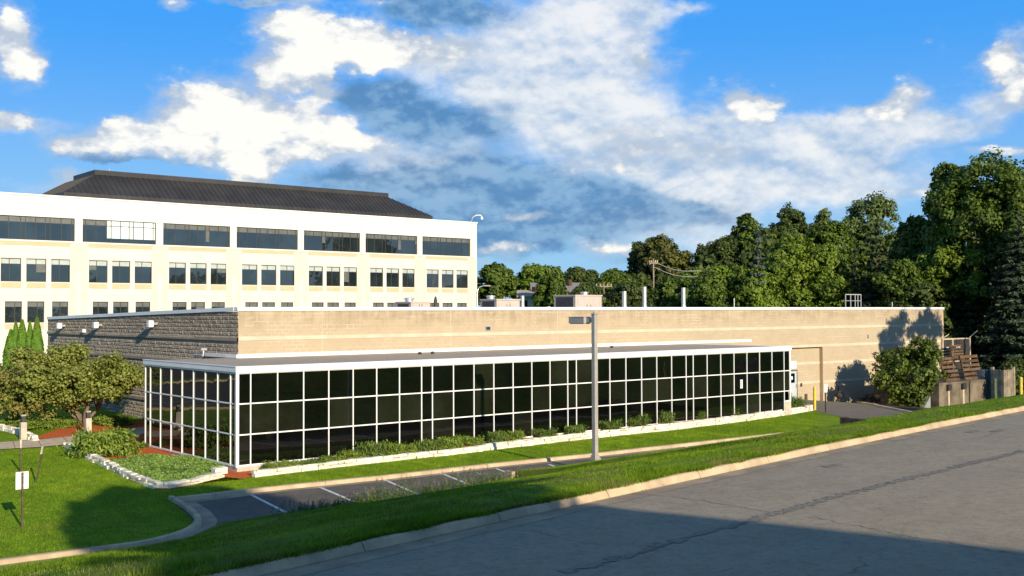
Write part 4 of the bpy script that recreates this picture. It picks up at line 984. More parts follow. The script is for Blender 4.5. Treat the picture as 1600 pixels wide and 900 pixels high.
mb = MB(); mb.box((r0[0]-.15, r0[1]-.15, r0[2]-.08), (r1[0]+.15, r0[1]+.1, r0[2]+.42)); mb.box((r0[0]-.15, r0[1]+.101, r0[2]-.08), (r0[0]+.1, br0[1], r0[2]+.42)); mb.box((r1[0]-.1, r0[1]+.101, r0[2]-.08), (r1[0]+.15, br0[1], r0[2]+.42)); mb.box((r0[0]+.12, r0[1]+.12, r0[2]-.1), (r1[0]-.12, br0[1], r0[2]))
mb.build('roof_fascia', M['mansard'], office)
mb = MB()
for x in (20.4, 33.5, 38.2): mb.tube([(x, YT+6.2, 20.6), (x, YT+6.2, 21.35)], .04, 6)
mb.build('roof_vent', M['galv'], office)
mb = MB()
for i in range(16): mb.box((15+i*2.8, YT+1.75, 17.50), (15.15+i*2.8, YT+2.05, 17.61))
mb.build('soffit_bracket', M['coping'], office)
p = ony(740, 346, YT+.3); mb = MB(); mb.tube([(63.3, YT+.3, ZT+.1), (63.35, YT+.1, ZT+.75), (63.7, YT-.2, ZT+1.0), (64.2, YT-.5, ZT+1.0), (64.3, YT-.55, ZT+.8)], .07, 8); mb.lathe((64.3, YT-.55, ZT+.4), [(.05, 0), (.17, .06), (.17, .3), (.1, .42)], 12); mb.build('security_camera', M['white_paint'], office, True)

# ------------------------------------------------------------------ lamp post, signs, bollards
p = onz(930, 716, .30); lx, ly, lz = p[0], p[1], .27; zt = ony(930, 491, ly)[2]
t = thing('lamp_post', 'tall square grey lamp post with one box light on the grass bank', 'lamp post', (lx, ly, lz))
w = .088
mb = MB(); mb.box((lx-w, ly-w, lz-.1), (lx+w, ly+w, zt)); mb.build('pole', M['lamp_metal'], t)
mb = MB(); mb.box((lx-.17, ly-.17, lz-.05), (lx+.17, ly+.17, lz+.04)); mb.box((lx-.125, ly-.125, lz+.04), (lx+.125, ly+.125, lz+.16)); mb.build('base_plate', M['lamp_metal'], t)
mb = MB(); mb.add([(lx-.12, ly-.12, zt), (lx+.12, ly-.12, zt), (lx+.12, ly+.12, zt), (lx-.12, ly+.12, zt), (lx, ly, zt+.1)], [(0,3,2,1),(0,1,4),(1,2,4),(2,3,4),(3,0,4)]); mb.tube([(lx-.02, ly-.02, zt), (lx-.05, ly-.05, zt+.13)], .02, 5); mb.build('cap', M['lamp_metal'], t)
mb = MB(); mb.box((lx-.06, ly+w, zt-.34), (lx+.06, ly+.42, zt-.14)); mb.build('arm', M['lamp_metal'], t)
mb = MB(); mb.box((lx-.20, ly+.42, zt-.37), (lx+.20, ly+1.32, zt-.12)); hd = mb.build('lamp_head', M['lamp_metal'], t)
mb = MB(); mb.box((lx-.17, ly+.46, zt-.40), (lx+.17, ly+1.28, zt-.372)); mb.build('lens', M['lens'], hd)
mb = MB(); mb.box((lx-.21, ly+.40, zt-.118), (lx+.21, ly+1.34, zt-.10)); mb.build('lid', M['lamp_metal'], hd)

b = ong(34.5, 824.5); D_ = (b-CAM)@_F; k = D_/FPX
t = thing('sign_post', 'small blank white sign on a thin post standing on the front lawn', 'sign', tuple(b)); zt = b[2]+86*k
mb = MB(); mb.box((b[0]-.028, b[1]-.028, b[2]-.1), (b[0]+.028, b[1]+.02, zt-.0)); mb.build('post', M['brown_post'], t)
mb = MB(); mb.box((b[0]-.185, b[1]+.022, b[2]+60*k), (b[0]+.185, b[1]+.03, b[2]+87*k)); mb.build('panel', M['white_paint'], t)
mb = MB()
for zz in (66*k, 81*k): mb.lathe((b[0], b[1]-.03, b[2]+zz), [(.012, 0), (.012, .02)], 6)
mb.build('bolt', M['galv'], t)
b = ong(32, 738); k = ((b-CAM)@_F)/FPX; t = thing('stake', 'upright brown metal stake with a pale tip standing behind the white sign', 'stake', tuple(b), 'thin stakes in the lawn'); mb = MB(); mb.bar(b-np.array([0,0,.1]), b+np.array([0,0,38*k]), .06, .05); mb.build('post', M['brown_post'], t)
mb = MB(); mb.bar(b+np.array([0,0,38*k]), b+np.array([0,0,51*k]), .075, .06); mb.build('tip', M['foundation'], t)
b = ong(56, 754); k = ((b-CAM)@_F)/FPX; tp = b+_R*10.5*k+np.array([0,0,57*k]); t = thing('stake', 'thin brown stake leaning to one side in the lawn below the sidewalk', 'stake', tuple(b), 'thin stakes in the lawn'); mb = MB(); md = b+(tp-b)*.78; mb.bar(b-(tp-b)*.05, md, .055, .045); mb.build('post', M['brown_post'], t)
mb = MB(); mb.bar(md, tp, .07, .055); mb.build('tip', M['foundation'], t)
for (x, y, yt, lab) in ((36, 687, 648, 'short concrete light post with a grey cap beside the white limestone edging'), (137.5, 680, 642, 'short concrete light post with a grey cap in front of the crabapple trunk')):
    b = ong(x, y); k = ((b-CAM)@_F)/FPX; h = (y-yt)*k; t = thing('path_light', lab, 'bollard light', tuple(b), 'concrete path lights'); hw = .135
    mb = MB(); mb.box((b[0]-hw, b[1]-hw, b[2]-.1), (b[0]+hw, b[1]+hw, b[2]+h*.70), jit=.004); mb.build('post', M['foundation'], t)
    mb = MB(); mb.box((b[0]-.09, b[1]-.09, b[2]+h*.70), (b[0]+.09, b[1]+.09, b[2]+h*.94)); lh = mb.build('lamp_head', M['rtu_dark'], t)
    for q in range(5): pass
    mb = MB()
    for q in range(5): zz = b[2]+h*(.72+.045*q); mb.box((b[0]-.105, b[1]-.105, zz), (b[0]+.105, b[1]+.105, zz+.02))
    mb.build('louvre', M['rtu_dark'], lh); mb = MB(); mb.box((b[0]-.11, b[1]-.11, b[2]+h*.945), (b[0]+.11, b[1]+.11, b[2]+h)); mb.build('cap', M['lamp_metal'], t)
def bollard(x, y, yt, wpx, mat, lab, base=None, cat='bollard'):
    b = ong(x, y) if base is None else np.array(base, float); k = ((b-CAM)@_F)/FPX; h = (y-yt)*k; r = wpx*k/2
    t = thing('bollard', lab, cat, tuple(b), 'steel guard posts'); mb = MB(); mb.lathe(b, [(r, -.15), (r, h-r*.6)], 14); mb.build('post', mat, t)
    mb = MB(); mb.lathe(b, [(r, h-r*.6), (r*.86, h-r*.25), (r*.5, h-.0), (r*.1, h+.01)], 14); mb.build('domed_top', mat, t)
bollard(1273, 641, 604, 4.3, M['yellow'], 'yellow bollard at the end of the long limestone wall')
bollard(1297.5, 626, 601, 3.8, M['white_paint'], 'white bollard on the driveway behind the small white sign')
bw = atd(1555, 622, 62); bollard(1555, 623, 592.5, 4.6, M['green_post'], 'faded green bollard in front of the curved wooden fence', (bw[0], bw[1], bw[2]))
bw = atd(1595.5, 620, 60); bollard(1595.5, 621, 590, 5., M['yellow'], 'yellow bollard at the far right edge beyond the wooden fence', (bw[0], bw[1], bw[2]))
b = ong(1290, 645); k = ((b-CAM)@_F)/FPX; t = thing('sign_post', 'small white printed sign on a dark post at the lawn corner by the driveway', 'sign', tuple(b)); mb = MB(); mb.box((b[0]-.03, b[1]-.03, b[2]-.1), (b[0]+.03, b[1]+.03, b[2]+44*k)); mb.build('post', M['black_post'], t)
mb = MB(); mb.box((b[0]-.16, b[1]-.045, b[2]+32*k), (b[0]+.16, b[1]-.032, b[2]+45*k))
for q in range(4): mb.box((b[0]-.11, b[1]-.048, b[2]+(34+2.4*q)*k), (b[0]+random.uniform(.0, .11), b[1]-.0455, b[2]+(34.9+2.4*q)*k), 1)
mb.build('panel', [M['white_paint'], M['ink']], t)

# ------------------------------------------------------------------ things by the right end of the building
def picnic(x, y):
    t = thing('picnic_table', 'dark wooden picnic table in the shade against the tan block wall', 'picnic table', (x, y, z0(x, y))); z = z0(x, y)
    mb = MB()
    for i in range(5): mb.box((x-.95, y-.37+.15*i, z+.72), (x+.95, y-.24+.15*i, z+.76))
    mb.build('table_top', M['timber'], t)
    for s in (-1, 1):
        mb = MB()
        for i in range(2): mb.box((x-.95, y+s*.72-.14+.145*i, z+.43), (x+.95, y+s*.72-.01+.145*i, z+.47))
        mb.build('bench', M['timber'], t)
    for q in (-.65, .65):
        mb = MB(); mb.bar((x+q, y-.75, z-.03), (x+q, y-.2, z+.72), .05, .1); mb.bar((x+q, y+.75, z-.03), (x+q, y+.2, z+.72), .05, .1); mb.bar((x+q, y-.8, z+.4), (x+q, y+.8, z+.4), .05, .1); mb.build('leg_frame', M['timber'], t)
pp = ony(1366, 610, 7.2); picnic(pp[0], 7.2)
gx_, gy_ = ony(1311, 610, 7.6)[0], 7.6; gz_ = z0(gx_, gy_); t = thing('barbecue_grill', 'small black barbecue grill with a tall flue by the tan wall', 'grill', (gx_, gy_, gz_))
mb = MB(); mb.lathe((gx_, gy_, gz_), [(.10, .0), (.13, .02), (.05, .08), (.05, .35)], 10); mb.build('pedestal', M['black_post'], t); mb = MB(); mb.lathe((gx_, gy_, gz_), [(.16, .33), (.33, .42), (.36, .60), (.30, .72), (.1, .80)], 14); mb.build('bowl', M['black_post'], t); mb = MB(); mb.tube([(gx_-.1, gy_, gz_+.7), (gx_-.1, gy_, gz_+1.45)], .06, 8); mb.build('flue', M['black_post'], t)
# loading dock
DY = 1.4; a = ony(1467, 600, DY); c = ony(1541, 600, DY); dz = a[2]+.05; zg = -1.5
t = thing('loading_dock', 'stained concrete loading dock with two rubber bumpers under the pallets', 'loading dock', (a[0], DY, zg))
mb = MB(); mb.box((a[0], DY, zg), (c[0], DY+5.5, dz-.14)); mb.build('dock_wall', M['old_concrete'], t); mb = MB(); mb.box((a[0]-.04, DY-.05, dz-.139), (c[0]+.04, DY+5.5, dz)); mb.build('deck', M['old_concrete'], t)
for x in (1481, 1504):
    q = ony(x, 602, DY); mb = MB(); mb.box((q[0]-.26, DY-.2, dz-.58), (q[0]+.26, DY-.051, dz-.16), jit=.01); mb.build('bumper', M['dark_panel'], t)
    mb = MB(); mb.box((q[0]+.0, DY-.03, zg), (q[0]+.22, DY-.001, dz-.6)); mb.build('guide_post', M['concrete'], t)
q = ony(1453, 620, DY); mb = MB(); mb.add([(a[0]-1.9, DY+.3, zg+.2), (a[0]-.7, DY+.3, zg+.2), (a[0]-.7, DY+.3, dz-.95), (a[0]-1.9, DY+1.6, zg+.2), (a[0]-.7, DY+1.6, zg+.2), (a[0]-.7, DY+1.6, dz-.95)], [(0,1,2),(3,5,4),(0,2,5,3),(0,3,4,1),(1,4,5,2)]); mb.build('ramp', M['galv'], t)
def pallet(x0, y0, z, w, h, lean, yaw, lab):
    t = thing('pallet', lab, 'pallet', (x0, y0, z), 'weathered pallets on the loading dock', yaw); 
    rot = Matrix.Rotation(yaw, 3, 'Z') @ Matrix.Rotation(-lean, 3, 'X')
    def put(mb, lo, hi):
        k0 = len(mb.v); mb.box(lo, hi, jit=.006)
        for i in range(k0, len(mb.v)):
            v = Matrix.Rotation(-lean, 3, 'X') @ Vector(mb.v[i]); mb.v[i] = (v.x+x0, v.y+y0, v.z+z)
    n = 6
    for face in (0, 1):
        mb = MB()
        for i in range(n): zz = h*i/n; put(mb, (0, -.13+.115*(1-face)-.115+.115*0+(-.0 if face else 0)+(.0), zz), (w, -.115+.115*(1-face)-.115+.118, zz+h/n*.62)) if False else put(mb, (0, .0 if face == 0 else .12, zz), (w, .02 if face == 0 else .14, zz+h/n*.62))
        mb.build('deck_board', M['pallet'], t)
    for q in (0, .5, 1):
        mb = MB(); put(mb, ((w-.05)*q, .021, 0), ((w-.05)*q+.05, .119, h*.97)); mb.build('stringer', M['pallet'], t)
def dockpt(px, Y): return ony(px, 597, Y)[0]
x0 = dockpt(1479, 2.0); x1 = dockpt(1504, 2.0); pallet(x0, 2.0, dz, (x1-x0)*1.02, 2.05, R(18), R(3), 'front pallet leaning on the loading dock, nearest the bushy green tree')
x0 = dockpt(1509, 2.1); x1 = dockpt(1533, 2.1); pallet(x0, 2.1, dz, (x1-x0)*1.05, 2.10, R(14), R(-2), 'front pallet leaning on the loading dock, nearest the wooden fence')
x0 = dockpt(1490, 3.6); x1 = dockpt(1513, 3.6); pallet(x0, 3.6, dz+1.45, (x1-x0)*.95, 1.35, R(12), R(5), 'pallet stacked up behind the other two, topmost on the loading dock')
# panelled enclosure with barb arms behind the dock
FYY = 4.8; a = ony(1472.5, 560, FYY); c = ony(1515, 560, FYY); m_ = ony(1488, 560, FYY); zt = ony(1490, 528.5, FYY)[2]; zb = dz-.6
t = thing('fence', 'pale framed fence with dark panels and angled barbed wire arms beside the low building', 'fence', (a[0], FYY, zb))
for x in (a[0], m_[0], c[0]):
    mb = MB(); mb.bar((x, FYY, zb-1.), (x, FYY, zt), .15, .15); mb.build('post', M['concrete'], t)
    if x == m_[0]: continue
    q = 1 if x == c[0] else .6; mb = MB(); mb.bar((x, FYY, zt), (x+.75*q, FYY-.35, zt+.62*q), .05, .05); mb.build('barb_arm', M['concrete'], t)
zm = zb+(zt-zb)*.50
mb = MB()
for z in (zt-.05, zm, zb+.1): mb.box((a[0], FYY-.09, z-.05), (c[0], FYY-.02, z+.06))
mb.build('rail', M['concrete'], t)
for (xa, xb_) in ((a[0]+.12, m_[0]-.12), (m_[0]+.14, c[0]-.12)):
    for z_, z2 in ((zb+.2, zm-.1), (zm+.12, zt-.14)):
        mb = MB(); mb.box((xa, FYY-.02, z_), (xb_, FYY+.04, z2)); pn = mb.build('panel', M['dark_panel'], t)
    mb = MB(); mb.box((xa+.5, FYY-.045, zt-.85), (xa+1.3 if xb_-xa > 2 else xa+.9, FYY-.025, zt-.70)); mb.build('label_plate', M['white_paint'], t)
# steel container end and wooden fence
a = ony(1536, 600, 1.6); c = ony(1553, 600, 1.6); zt = ony(1540, 578, 1.6)[2]; t = thing('steel_container', 'blue grey corrugated steel container end between the dock and the wooden fence', 'container', (a[0]+.05, 1.6, -1.7)); mb = MB(); mb.box((a[0]+.05, 1.65, -1.7), (c[0], 4.2, zt)); mb.build('shell', M['steel_blue'], t); mb = MB()
for i in range(6): x = a[0]+.1+i*(c[0]-a[0]-.1)/6; mb.box((x, 1.57, -1.65), (x+.12, 1.649, zt-.03))
mb.build('corrugation', M['steel_blue'], t)
pts = [atd(x, 600, d) for x, d in ((1551, 66.5), (1560, 65.2), (1569, 64.9), (1578, 65.2), (1583.5, 66.5))]; t = thing('wooden_fence', 'weathered grey wooden board fence bending round behind the green bollard', 'fence', (pts[0][0], pts[0][1], pts[0][2]))
mb = MB(); ln = np.array([q[:2] for q in pts]); dd = np.r_[0, np.cumsum(np.linalg.norm(np.diff(ln, axis=0), axis=1))]; zt = atd(1565, 578.5, 65)[2]; zb = atd(1565, 626, 65)[2]
s_ = 0.
while s_ < dd[-1]-.15:
    q = np.array([np.interp(s_, dd, ln[:,0]), np.interp(s_, dd, ln[:,1])]); r = np.array([np.interp(s_+.17, dd, ln[:,0]), np.interp(s_+.17, dd, ln[:,1])])
    mb.bar((*((q+r)/2), zb), (*((q+r)/2), zt+random.uniform(-.05, .04)), .025, .165, up=(r[0]-q[0], r[1]-q[1], 0)); s_ += .185
mb.build('board', M['fence_wood'], t)
for q in (pts[0], pts[-1]):
    mb = MB(); mb.box((q[0]-.08, q[1]-.08, zb), (q[0]+.08, q[1]+.08, zt+.12)); mb.build('post', M['fence_wood'], t)
mb = MB()
for z in (zb+.5, zt-.3):
    for q, r in zip(pts[:-1], pts[1:]): mb.bar((q[0]+.1, q[1]+.1, z), (r[0]+.1, r[1]+.1, z), .05, .1)
mb.build('rail', M['fence_wood'], t)

# ------------------------------------------------------------------ houses, poles and wires far behind
def house(label, px0, px1, yeave, yridge, ybase, D, wallm, roofm, seed, gable_left=True, extra=None):
    a = atd(px0, yeave, D); c = atd(px1, yeave, D); n = np.array([_F[0], _F[1], 0]); n /= np.linalg.norm(n); ze = a[2]; zr = atd(px0, yridge, D)[2]; zb = atd(px0, ybase, D)[2]-2
    w = np.linalg.norm((c-a)[:2]); dp = 8.0
    t = thing('house', label, 'house', (a[0], a[1], zb)); r = np.array([_R[0], _R[1], 0]); P = lambda u, v, z: (a+r*u+n*v)*np.array([1,1,0])+np.array([0,0,z])
    mb = MB(); mb.add([P(0,0,zb),P(w,0,zb),P(w,dp,zb),P(0,dp,zb),P(0,0,ze),P(w,0,ze),P(w,dp,ze),P(0,dp,ze),P(0,dp/2,zr),P(w,dp/2,zr)], [(0,1,5,4),(1,2,6,9,5),(2,3,7,6),(3,0,4,8,7)]); mb.build('wall', wallm, t)
    mb = MB(); o = .4; th = .18
    for s0, s1 in (((-o), dp/2), (dp+o, dp/2)):
        V = [P(-o, s0, ze-.2), P(w+o, s0, ze-.2), P(w+o, s1, zr+.1), P(-o, s1, zr+.1)]; V += [tuple(np.array(v)+np.array([0,0,th])) for v in V]
        mb.add(V, [(0,3,2,1),(4,5,6,7),(0,1,5,4),(1,2,6,5),(2,3,7,6),(3,0,4,7)])
    rf = mb.build('roof', roofm, t)
    mb = MB(); v = P(w*.7, dp*.35, zr); mb.box((v[0]-.35, v[1]-.35, zr-1.4), (v[0]+.35, v[1]+.35, zr+.7)); mb.build('chimney', M['brick'], rf)
    for u in (.2, .62):
        mb = MB(); mb.add([P(w*u, -.05, ze-1.9), P(w*(u+.14), -.05, ze-1.9), P(w*(u+.14), -.05, ze-.6), P(w*u, -.05, ze-.6)], [(0,1,2,3)]); wd = mb.build('window', M['office_glass'], t)
        mb = MB()
        for q in ((u-.012, u), (u+.14, u+.152)): mb.add([P(w*q[0], -.07, ze-2.0), P(w*q[1], -.07, ze-2.0), P(w*q[1], -.07, ze-.5), P(w*q[0], -.07, ze-.5)], [(0,1,2,3)])
        mb.build('frame', M['white_paint'], wd)
house('grey roofed house half hidden among trees above the low roof', 833, 915, 457, 443.5, 480, 172, M['siding_blue'], M['roof_shingle'], 1)
house('small white house with a shallow tan roof beside the stubby vent pipe', 812, 848, 462.5, 455.5, 482, 150, M['siding_white'], simple('tan_shingles', (.44,.38,.30), (.36,.31,.24), 2., .9, .1), 2)
def upole(px, ytop, D, label, arm=2.2, group='utility poles behind the trees'):
    b = atd(px, ytop, D); t = thing('utility_pole', label, 'utility pole', (b[0], b[1], 0), group); mb = MB(); mb.tube([(b[0], b[1], -.3), (b[0], b[1], b[2])], [.10, .07], 10); mb.build('pole', M['fence_wood'], t)
    mb = MB(); q = _R*arm/2; mb.bar(b-q-np.array([0,0,.5]), b+q-np.array([0,0,.5]), .12, .14); ar = mb.build('crossarm', M['fence_wood'], t)
    mb = MB()
    for s in (-.9, -.45, .45, .9): mb.lathe(b+q*s-np.array([0,0,.43]), [(.05, 0), (.09, .05), (.05, .12), (.08, .18), (.03, .25)], 8)
    mb.build('insulator', M['concrete'], ar); return b
u1 = upole(943.5, 441, 128, 'wooden utility pole with one crossarm rising before round trees near the largest rooftop unit', 1.9)
u2 = upole(1021, 404, 118, 'pale utility pole half hidden in front of the big round dark tree', .9)
u3 = atd(1096, 418, 122)
for k, dz_ in enumerate((-.3, -.9)):
    a = u2+np.array([0,0,dz_]); c = u3+np.array([0,0,dz_]); mb = MB(); mb.tube([a+(c-a)*f-np.array([0,0,.5*math.sin(math.pi*f)]) for f in np.linspace(0, 1, 9)], .035, 5); props(mb.build('power_line', M['galv']), ('upper' if k == 0 else 'lower')+' thin power line running right from the pale utility pole into the trees', 'power line', 'power lines by the pale pole')
b = atd(745.5, 478, 112); zt = atd(745.5, 447, 112)[2]; t = thing('street_lamp', 'thin curved street lamp against trees at the right corner of the cream building', 'street lamp', (b[0], b[1], 0)); mb = MB(); mb.tube([(b[0], b[1], -.2), (b[0], b[1], zt-.5), *(tuple(b[:2]+_R[:2]*.25)+(zt-.1,),), *(tuple(b[:2]+_R[:2]*.75)+(zt+.05,),)], [.11, .09, .06, .05], 8); mb.build('pole', M['galv'], t); mb = MB(); e = b[:2]+_R[:2]*1.0; mb.bar((*(b[:2]+_R[:2]*.7), zt+.05), (*(b[:2]+_R[:2]*1.4), zt+.02), .25, .12); mb.build('lamp_head', M['lamp_metal'], t)

# ------------------------------------------------------------------ planting near the low building
# crabapple: several stems, wide flat-topped crown
cb = ong(131, 667); t = thing('crabapple_tree', 'wide spreading crabapple with rusty olive leaves and several stems beside the grey block wall', 'tree', tuple(cb)); Dc = (cb-CAM)@_F; k = Dc/FPX
lob = []
for (x, y, rx, ry) in ((130, 590, 62, 34), (60, 590, 50, 32), (190, 590, 34, 24), (10, 600, 42, 34), (100, 562, 42, 22), (165, 575, 40, 24), (60, 625, 46, 22), (125, 618, 50, 18), (203, 600, 24, 20), (175, 615, 30, 15), (30, 640, 36, 14), (73, 653, 14, 12), (-35, 600, 38, 30), (45, 560, 34, 18), (118, 547, 24, 10), (85, 600, 44, 30), (150, 603, 44, 26)):
    for s in (-1, 1):
        c = atd(x, y, Dc+s*random.uniform(.3, 1.9)+.3); lob.append((c, (rx*k*.82, rx*k*.82, ry*k*.85)))
np_mesh('crown', clumps(lob, 1350, 34, .40, .080, 21, .55), 4, M['crab'], t)
tb = MB()
for (ex, ey, r) in ((118, 640, .10), (112, 648, .09), (138, 632, .12), (152, 640, .10), (98, 612, .07)):
    e = atd(ex, ey, Dc+random.uniform(-.4, .4)); e2 = atd(ex+(ex-131)*.9, ey-34, Dc+random.uniform(-.8, .8)); m1 = cb+(e-cb)*.55+np.array([random.uniform(-.06,.06), 0, .08]); tb.tube([cb-np.array([0,0,.1]), m1, e, (e+e2)/2+np.array([0,0,.1]), e2], [r*1.1, r, r*.8, r*.5, r*.2], 8)
    for q in range(5): f = atd(ex+(ex-131)*.6+random.uniform(-40, 40), ey-random.uniform(15, 60), Dc+random.uniform(-1.2, 1.2)); tb.tube([e, (e+f)/2+np.array([0,0,.15]), f], [r*.45, r*.25, r*.08], 5)
tb.build('trunk', M['bark_pale'], t, True)
# arborvitae row
arb = None
for i, (x, yt, wp, lab) in enumerate(((17, 516, 20, 'shortest columnar arborvitae, outermost in the row by the cream wall'), (24.5, 504, 15, 'slim columnar arborvitae second from the outer end of the row'), (34.5, 501, 18, 'middle columnar arborvitae in the row of five by the cream wall'), (46.5, 504, 14, 'slim columnar arborvitae beside the tallest one in the row'), (57.5, 498, 18, 'tallest columnar arborvitae, nearest the grey block wall corner'))):
    b = atd(x, 560, 88); gz = .6; h = atd(x, yt, 88)[2]-gz; r = wp*88/FPX/2*1.1
    if arb is None:
        P = []; N = []; rng = np.random.default_rng(2); m = 9000; q = rng.random(m)**.8; a = rng.random(m)*6.283; rr = np.clip(np.sin(math.pi*np.clip(q*.72+.27, 0, 1))**.75, 0, 1)*(1+.16*np.sin(a*5+q*22))*rng.uniform(.72, 1.04, m)
        V = leaf_quads(np.stack([rr*np.cos(a), rr*np.sin(a), q], 1)*np.array([r, r, h]), np.stack([np.cos(a), np.sin(a), .25+0*a], 1)+rng.normal(size=(m, 3))*.4, .13*rng.uniform(.6, 1.3, m), .05)
        arb = thing('arborvitae', lab, 'tree', (0, 0, 0), 'row of columnar arborvitae'); np_mesh('crown', V, 4, M['arbor'], arb); mb = MB(); mb.tube([(0,0,-.1),(0,0,h*.6)], [.09,.05], 8); mb.build('trunk', M['bark'], arb); arb.location = (b[0], b[1], gz); H0, R0 = h, r
    else: copy_tree(arb, (b[0], b[1], gz), random.uniform(0, 6), (r/R0, r/R0, h/H0), lab)
# junipers: four grown shapes, copied along the bed
protos = []
def juniper(x, y, rx, ry, h, lab, dark, z=None, grp='junipers along the glass front', var=0, rz=0.):
    zz = z0(x, y) if z is None else z; key = (var, dark)
    for kk_, o, s in protos:
        if kk_ == key: return copy_tree(o, (x, y, zz), rz, (rx/s[0], ry/s[1], h/s[2]), lab, grp)
    t = thing('juniper_shrub', lab, 'shrub', (0, 0, 0), grp); np_mesh('sprays', juniper_verts(rx, ry, h*1.12, 40+var, 150), 4, M['juniper_dark' if dark else 'juniper'], t)
    mb = MB()
    for q in range(7): a = q*.9; mb.tube([(0,0,-.05), (rx*.35*math.cos(a), ry*.35*math.sin(a), h*.35), (rx*.75*math.cos(a), ry*.75*math.sin(a), h*.6)], [.025,.018,.008], 5)
    mb.build('stem', M['bark'], t); t.location = (x, y, zz); t.rotation_euler = (0, 0, rz); protos.append((key, t, (rx, ry, h))); return t
ords = ['first', 'second', 'third', 'fourth', 'fifth', 'sixth', 'seventh', 'eighth', 'ninth', 'tenth', 'eleventh', 'twelfth', 'thirteenth', 'fourteenth', 'fifteenth', 'sixteenth', 'seventeenth', 'eighteenth', 'nineteenth', 'twentieth']
jx = [(422,.55),(445,.5),(480,.42),(512,.5),(545,.62),(578,.72),(607,.62),(640,.6),(668,.62),(700,.62),(736,.66),(772,.66),(806,.64),(850,.62),(900,.72),(955,.78),(1000,.74),(1045,.74),(1100,.70),(1150,.62)]
for i, (px, h) in enumerate(jx):
    yb = np.interp(px, [398, 560, 800, 1060, 1240], [746, 726.5, 699.5, 671, 647]); q = ong(px, yb); yy = q[1]+.85+random.uniform(-.1, .25); xx = q[0]+(yy-q[1])*.0+.7
    zz = z0(xx, yy)+.02+.20*min(max((xx-1)/12, 0), 1)+.12*min(max((xx-20)/16, 0), 1)
    juniper(xx, yy, random.uniform(.52, .82), random.uniform(.45, .62), h*random.uniform(.65, 1.05), f'low green juniper in the bed, {ords[i]} along the glass front from its white corner', i > 12 or i % 3 == 2, zz, var=i % 3, rz=random.uniform(0, 6))
for i, (px, py, h, lab) in enumerate(((1178,652,.85,'dark low juniper under the notice pane'),(1203,649,.85,'dark juniper between the notice pane and the pale foundation block'),(1226,646,.95,'dark low juniper before the pale foundation block'),(1250,643.5,.7,'outermost dark juniper of the front bed near the yellow bollard'))):
    q = ong(px, py); juniper(q[0], q[1]+.4, .95, .65, h, lab, True, q[2]+.3, var=i % 3, rz=i*1.3)
q = ong(162, 714); juniper(q[0]+.1, q[1]+.4, 1.35, 1.2, 1.25, 'big bushy juniper in the bed behind the limestone edging', False, grp='junipers near the sidewalk', var=0, rz=.4)
q = ong(190, 712); juniper(q[0]+.2, q[1]+.5, .8, .7, .6, 'small juniper beside the big bushy one and the red mulch', False, grp='junipers near the sidewalk', var=1, rz=2.)
for (px, py, rx, h, lab, v) in ((90, 667, 1.6, .55, 'low spreading juniper between the two concrete light posts', 2), (60, 670, 1.1, .5, 'low juniper behind the white limestone edging by the light post', 0), (176, 664, 1.1, .55, 'low juniper right of the crabapple stems on red mulch', 1), (16, 665, 1.2, .5, 'low juniper at the left edge under the crabapple', 2)):
    q = ong(px, py); juniper(q[0], q[1], rx, rx*.8, h, lab, False, grp='junipers near the sidewalk', var=v, rz=px*.1)
q = ong(222, 700); juniper(q[0], q[1]+.2, .45, .4, .25, 'tiny dark juniper sprig on the red mulch by the glass side', True, grp='junipers near the sidewalk', var=1)
# ground cover filling the bed (nobody could count it)
def inside(P, poly):
    poly = np.array(poly); x, y = P[:,0], P[:,1]; c = np.zeros(len(P), bool); j = len(poly)-1
    for i in range(len(poly)):
        xi, yi = poly[i]; xj, yj = poly[j]; c ^= ((yi > y) != (yj > y)) & (x < (xj-xi)*(y-yi)/(yj-yi+1e-12)+xi); j = i
    return c
def scatter(poly, dens, seed):
    rng = np.random.default_rng(seed); poly = np.array(poly); lo, hi = poly.min(0), poly.max(0); n = int(np.prod(hi-lo)*dens); P = rng.uniform(lo, hi, (n, 2)); return P[inside(P, poly)]
cov = G((150,728),(165,727),(200,748),(246,763),(272,761),(305,755),(322,748),(345,741),(352,733),(335,724),(300,720),(268,716),(240,716),(210,718),(182,722))
P = scatter(cov, 520, 5); rng = np.random.default_rng(6); hgt = .10+.12*(np.sin(P[:,0]*3.1)*np.sin(P[:,1]*2.7)+1)*.5
P = np.repeat(P, 3, 0); hgt = np.repeat(hgt, 3); P = P+rng.normal(size=P.shape)*.05
C = np.stack([P[:,0], P[:,1], np.array([z0(a, b) for a, b in P])+.03+hgt*rng.random(len(P))**.6], 1); s = .042*rng.uniform(.5, 1.6, len(P))
props(np_mesh('ground_cover', leaf_quads(C, rng.normal(size=C.shape)*.6+np.array([0,0,.9]), s, s*.6), 4, M['cover']), 'low light green ground cover filling the bed at the glass corner', 'ground cover', kind='stuff')
P = scatter(cov, 4, 15); C = np.stack([P[:,0], P[:,1], np.array([z0(a, b) for a, b in P])+.22], 1)
props(np_mesh('ground_cover_flowers', leaf_quads(C, rng.normal(size=C.shape)*.3+np.array([0,-.5,.8]), .016, .016), 4, M['white_paint']), 'tiny white flowers scattered over the ground cover', 'flowers', kind='stuff')
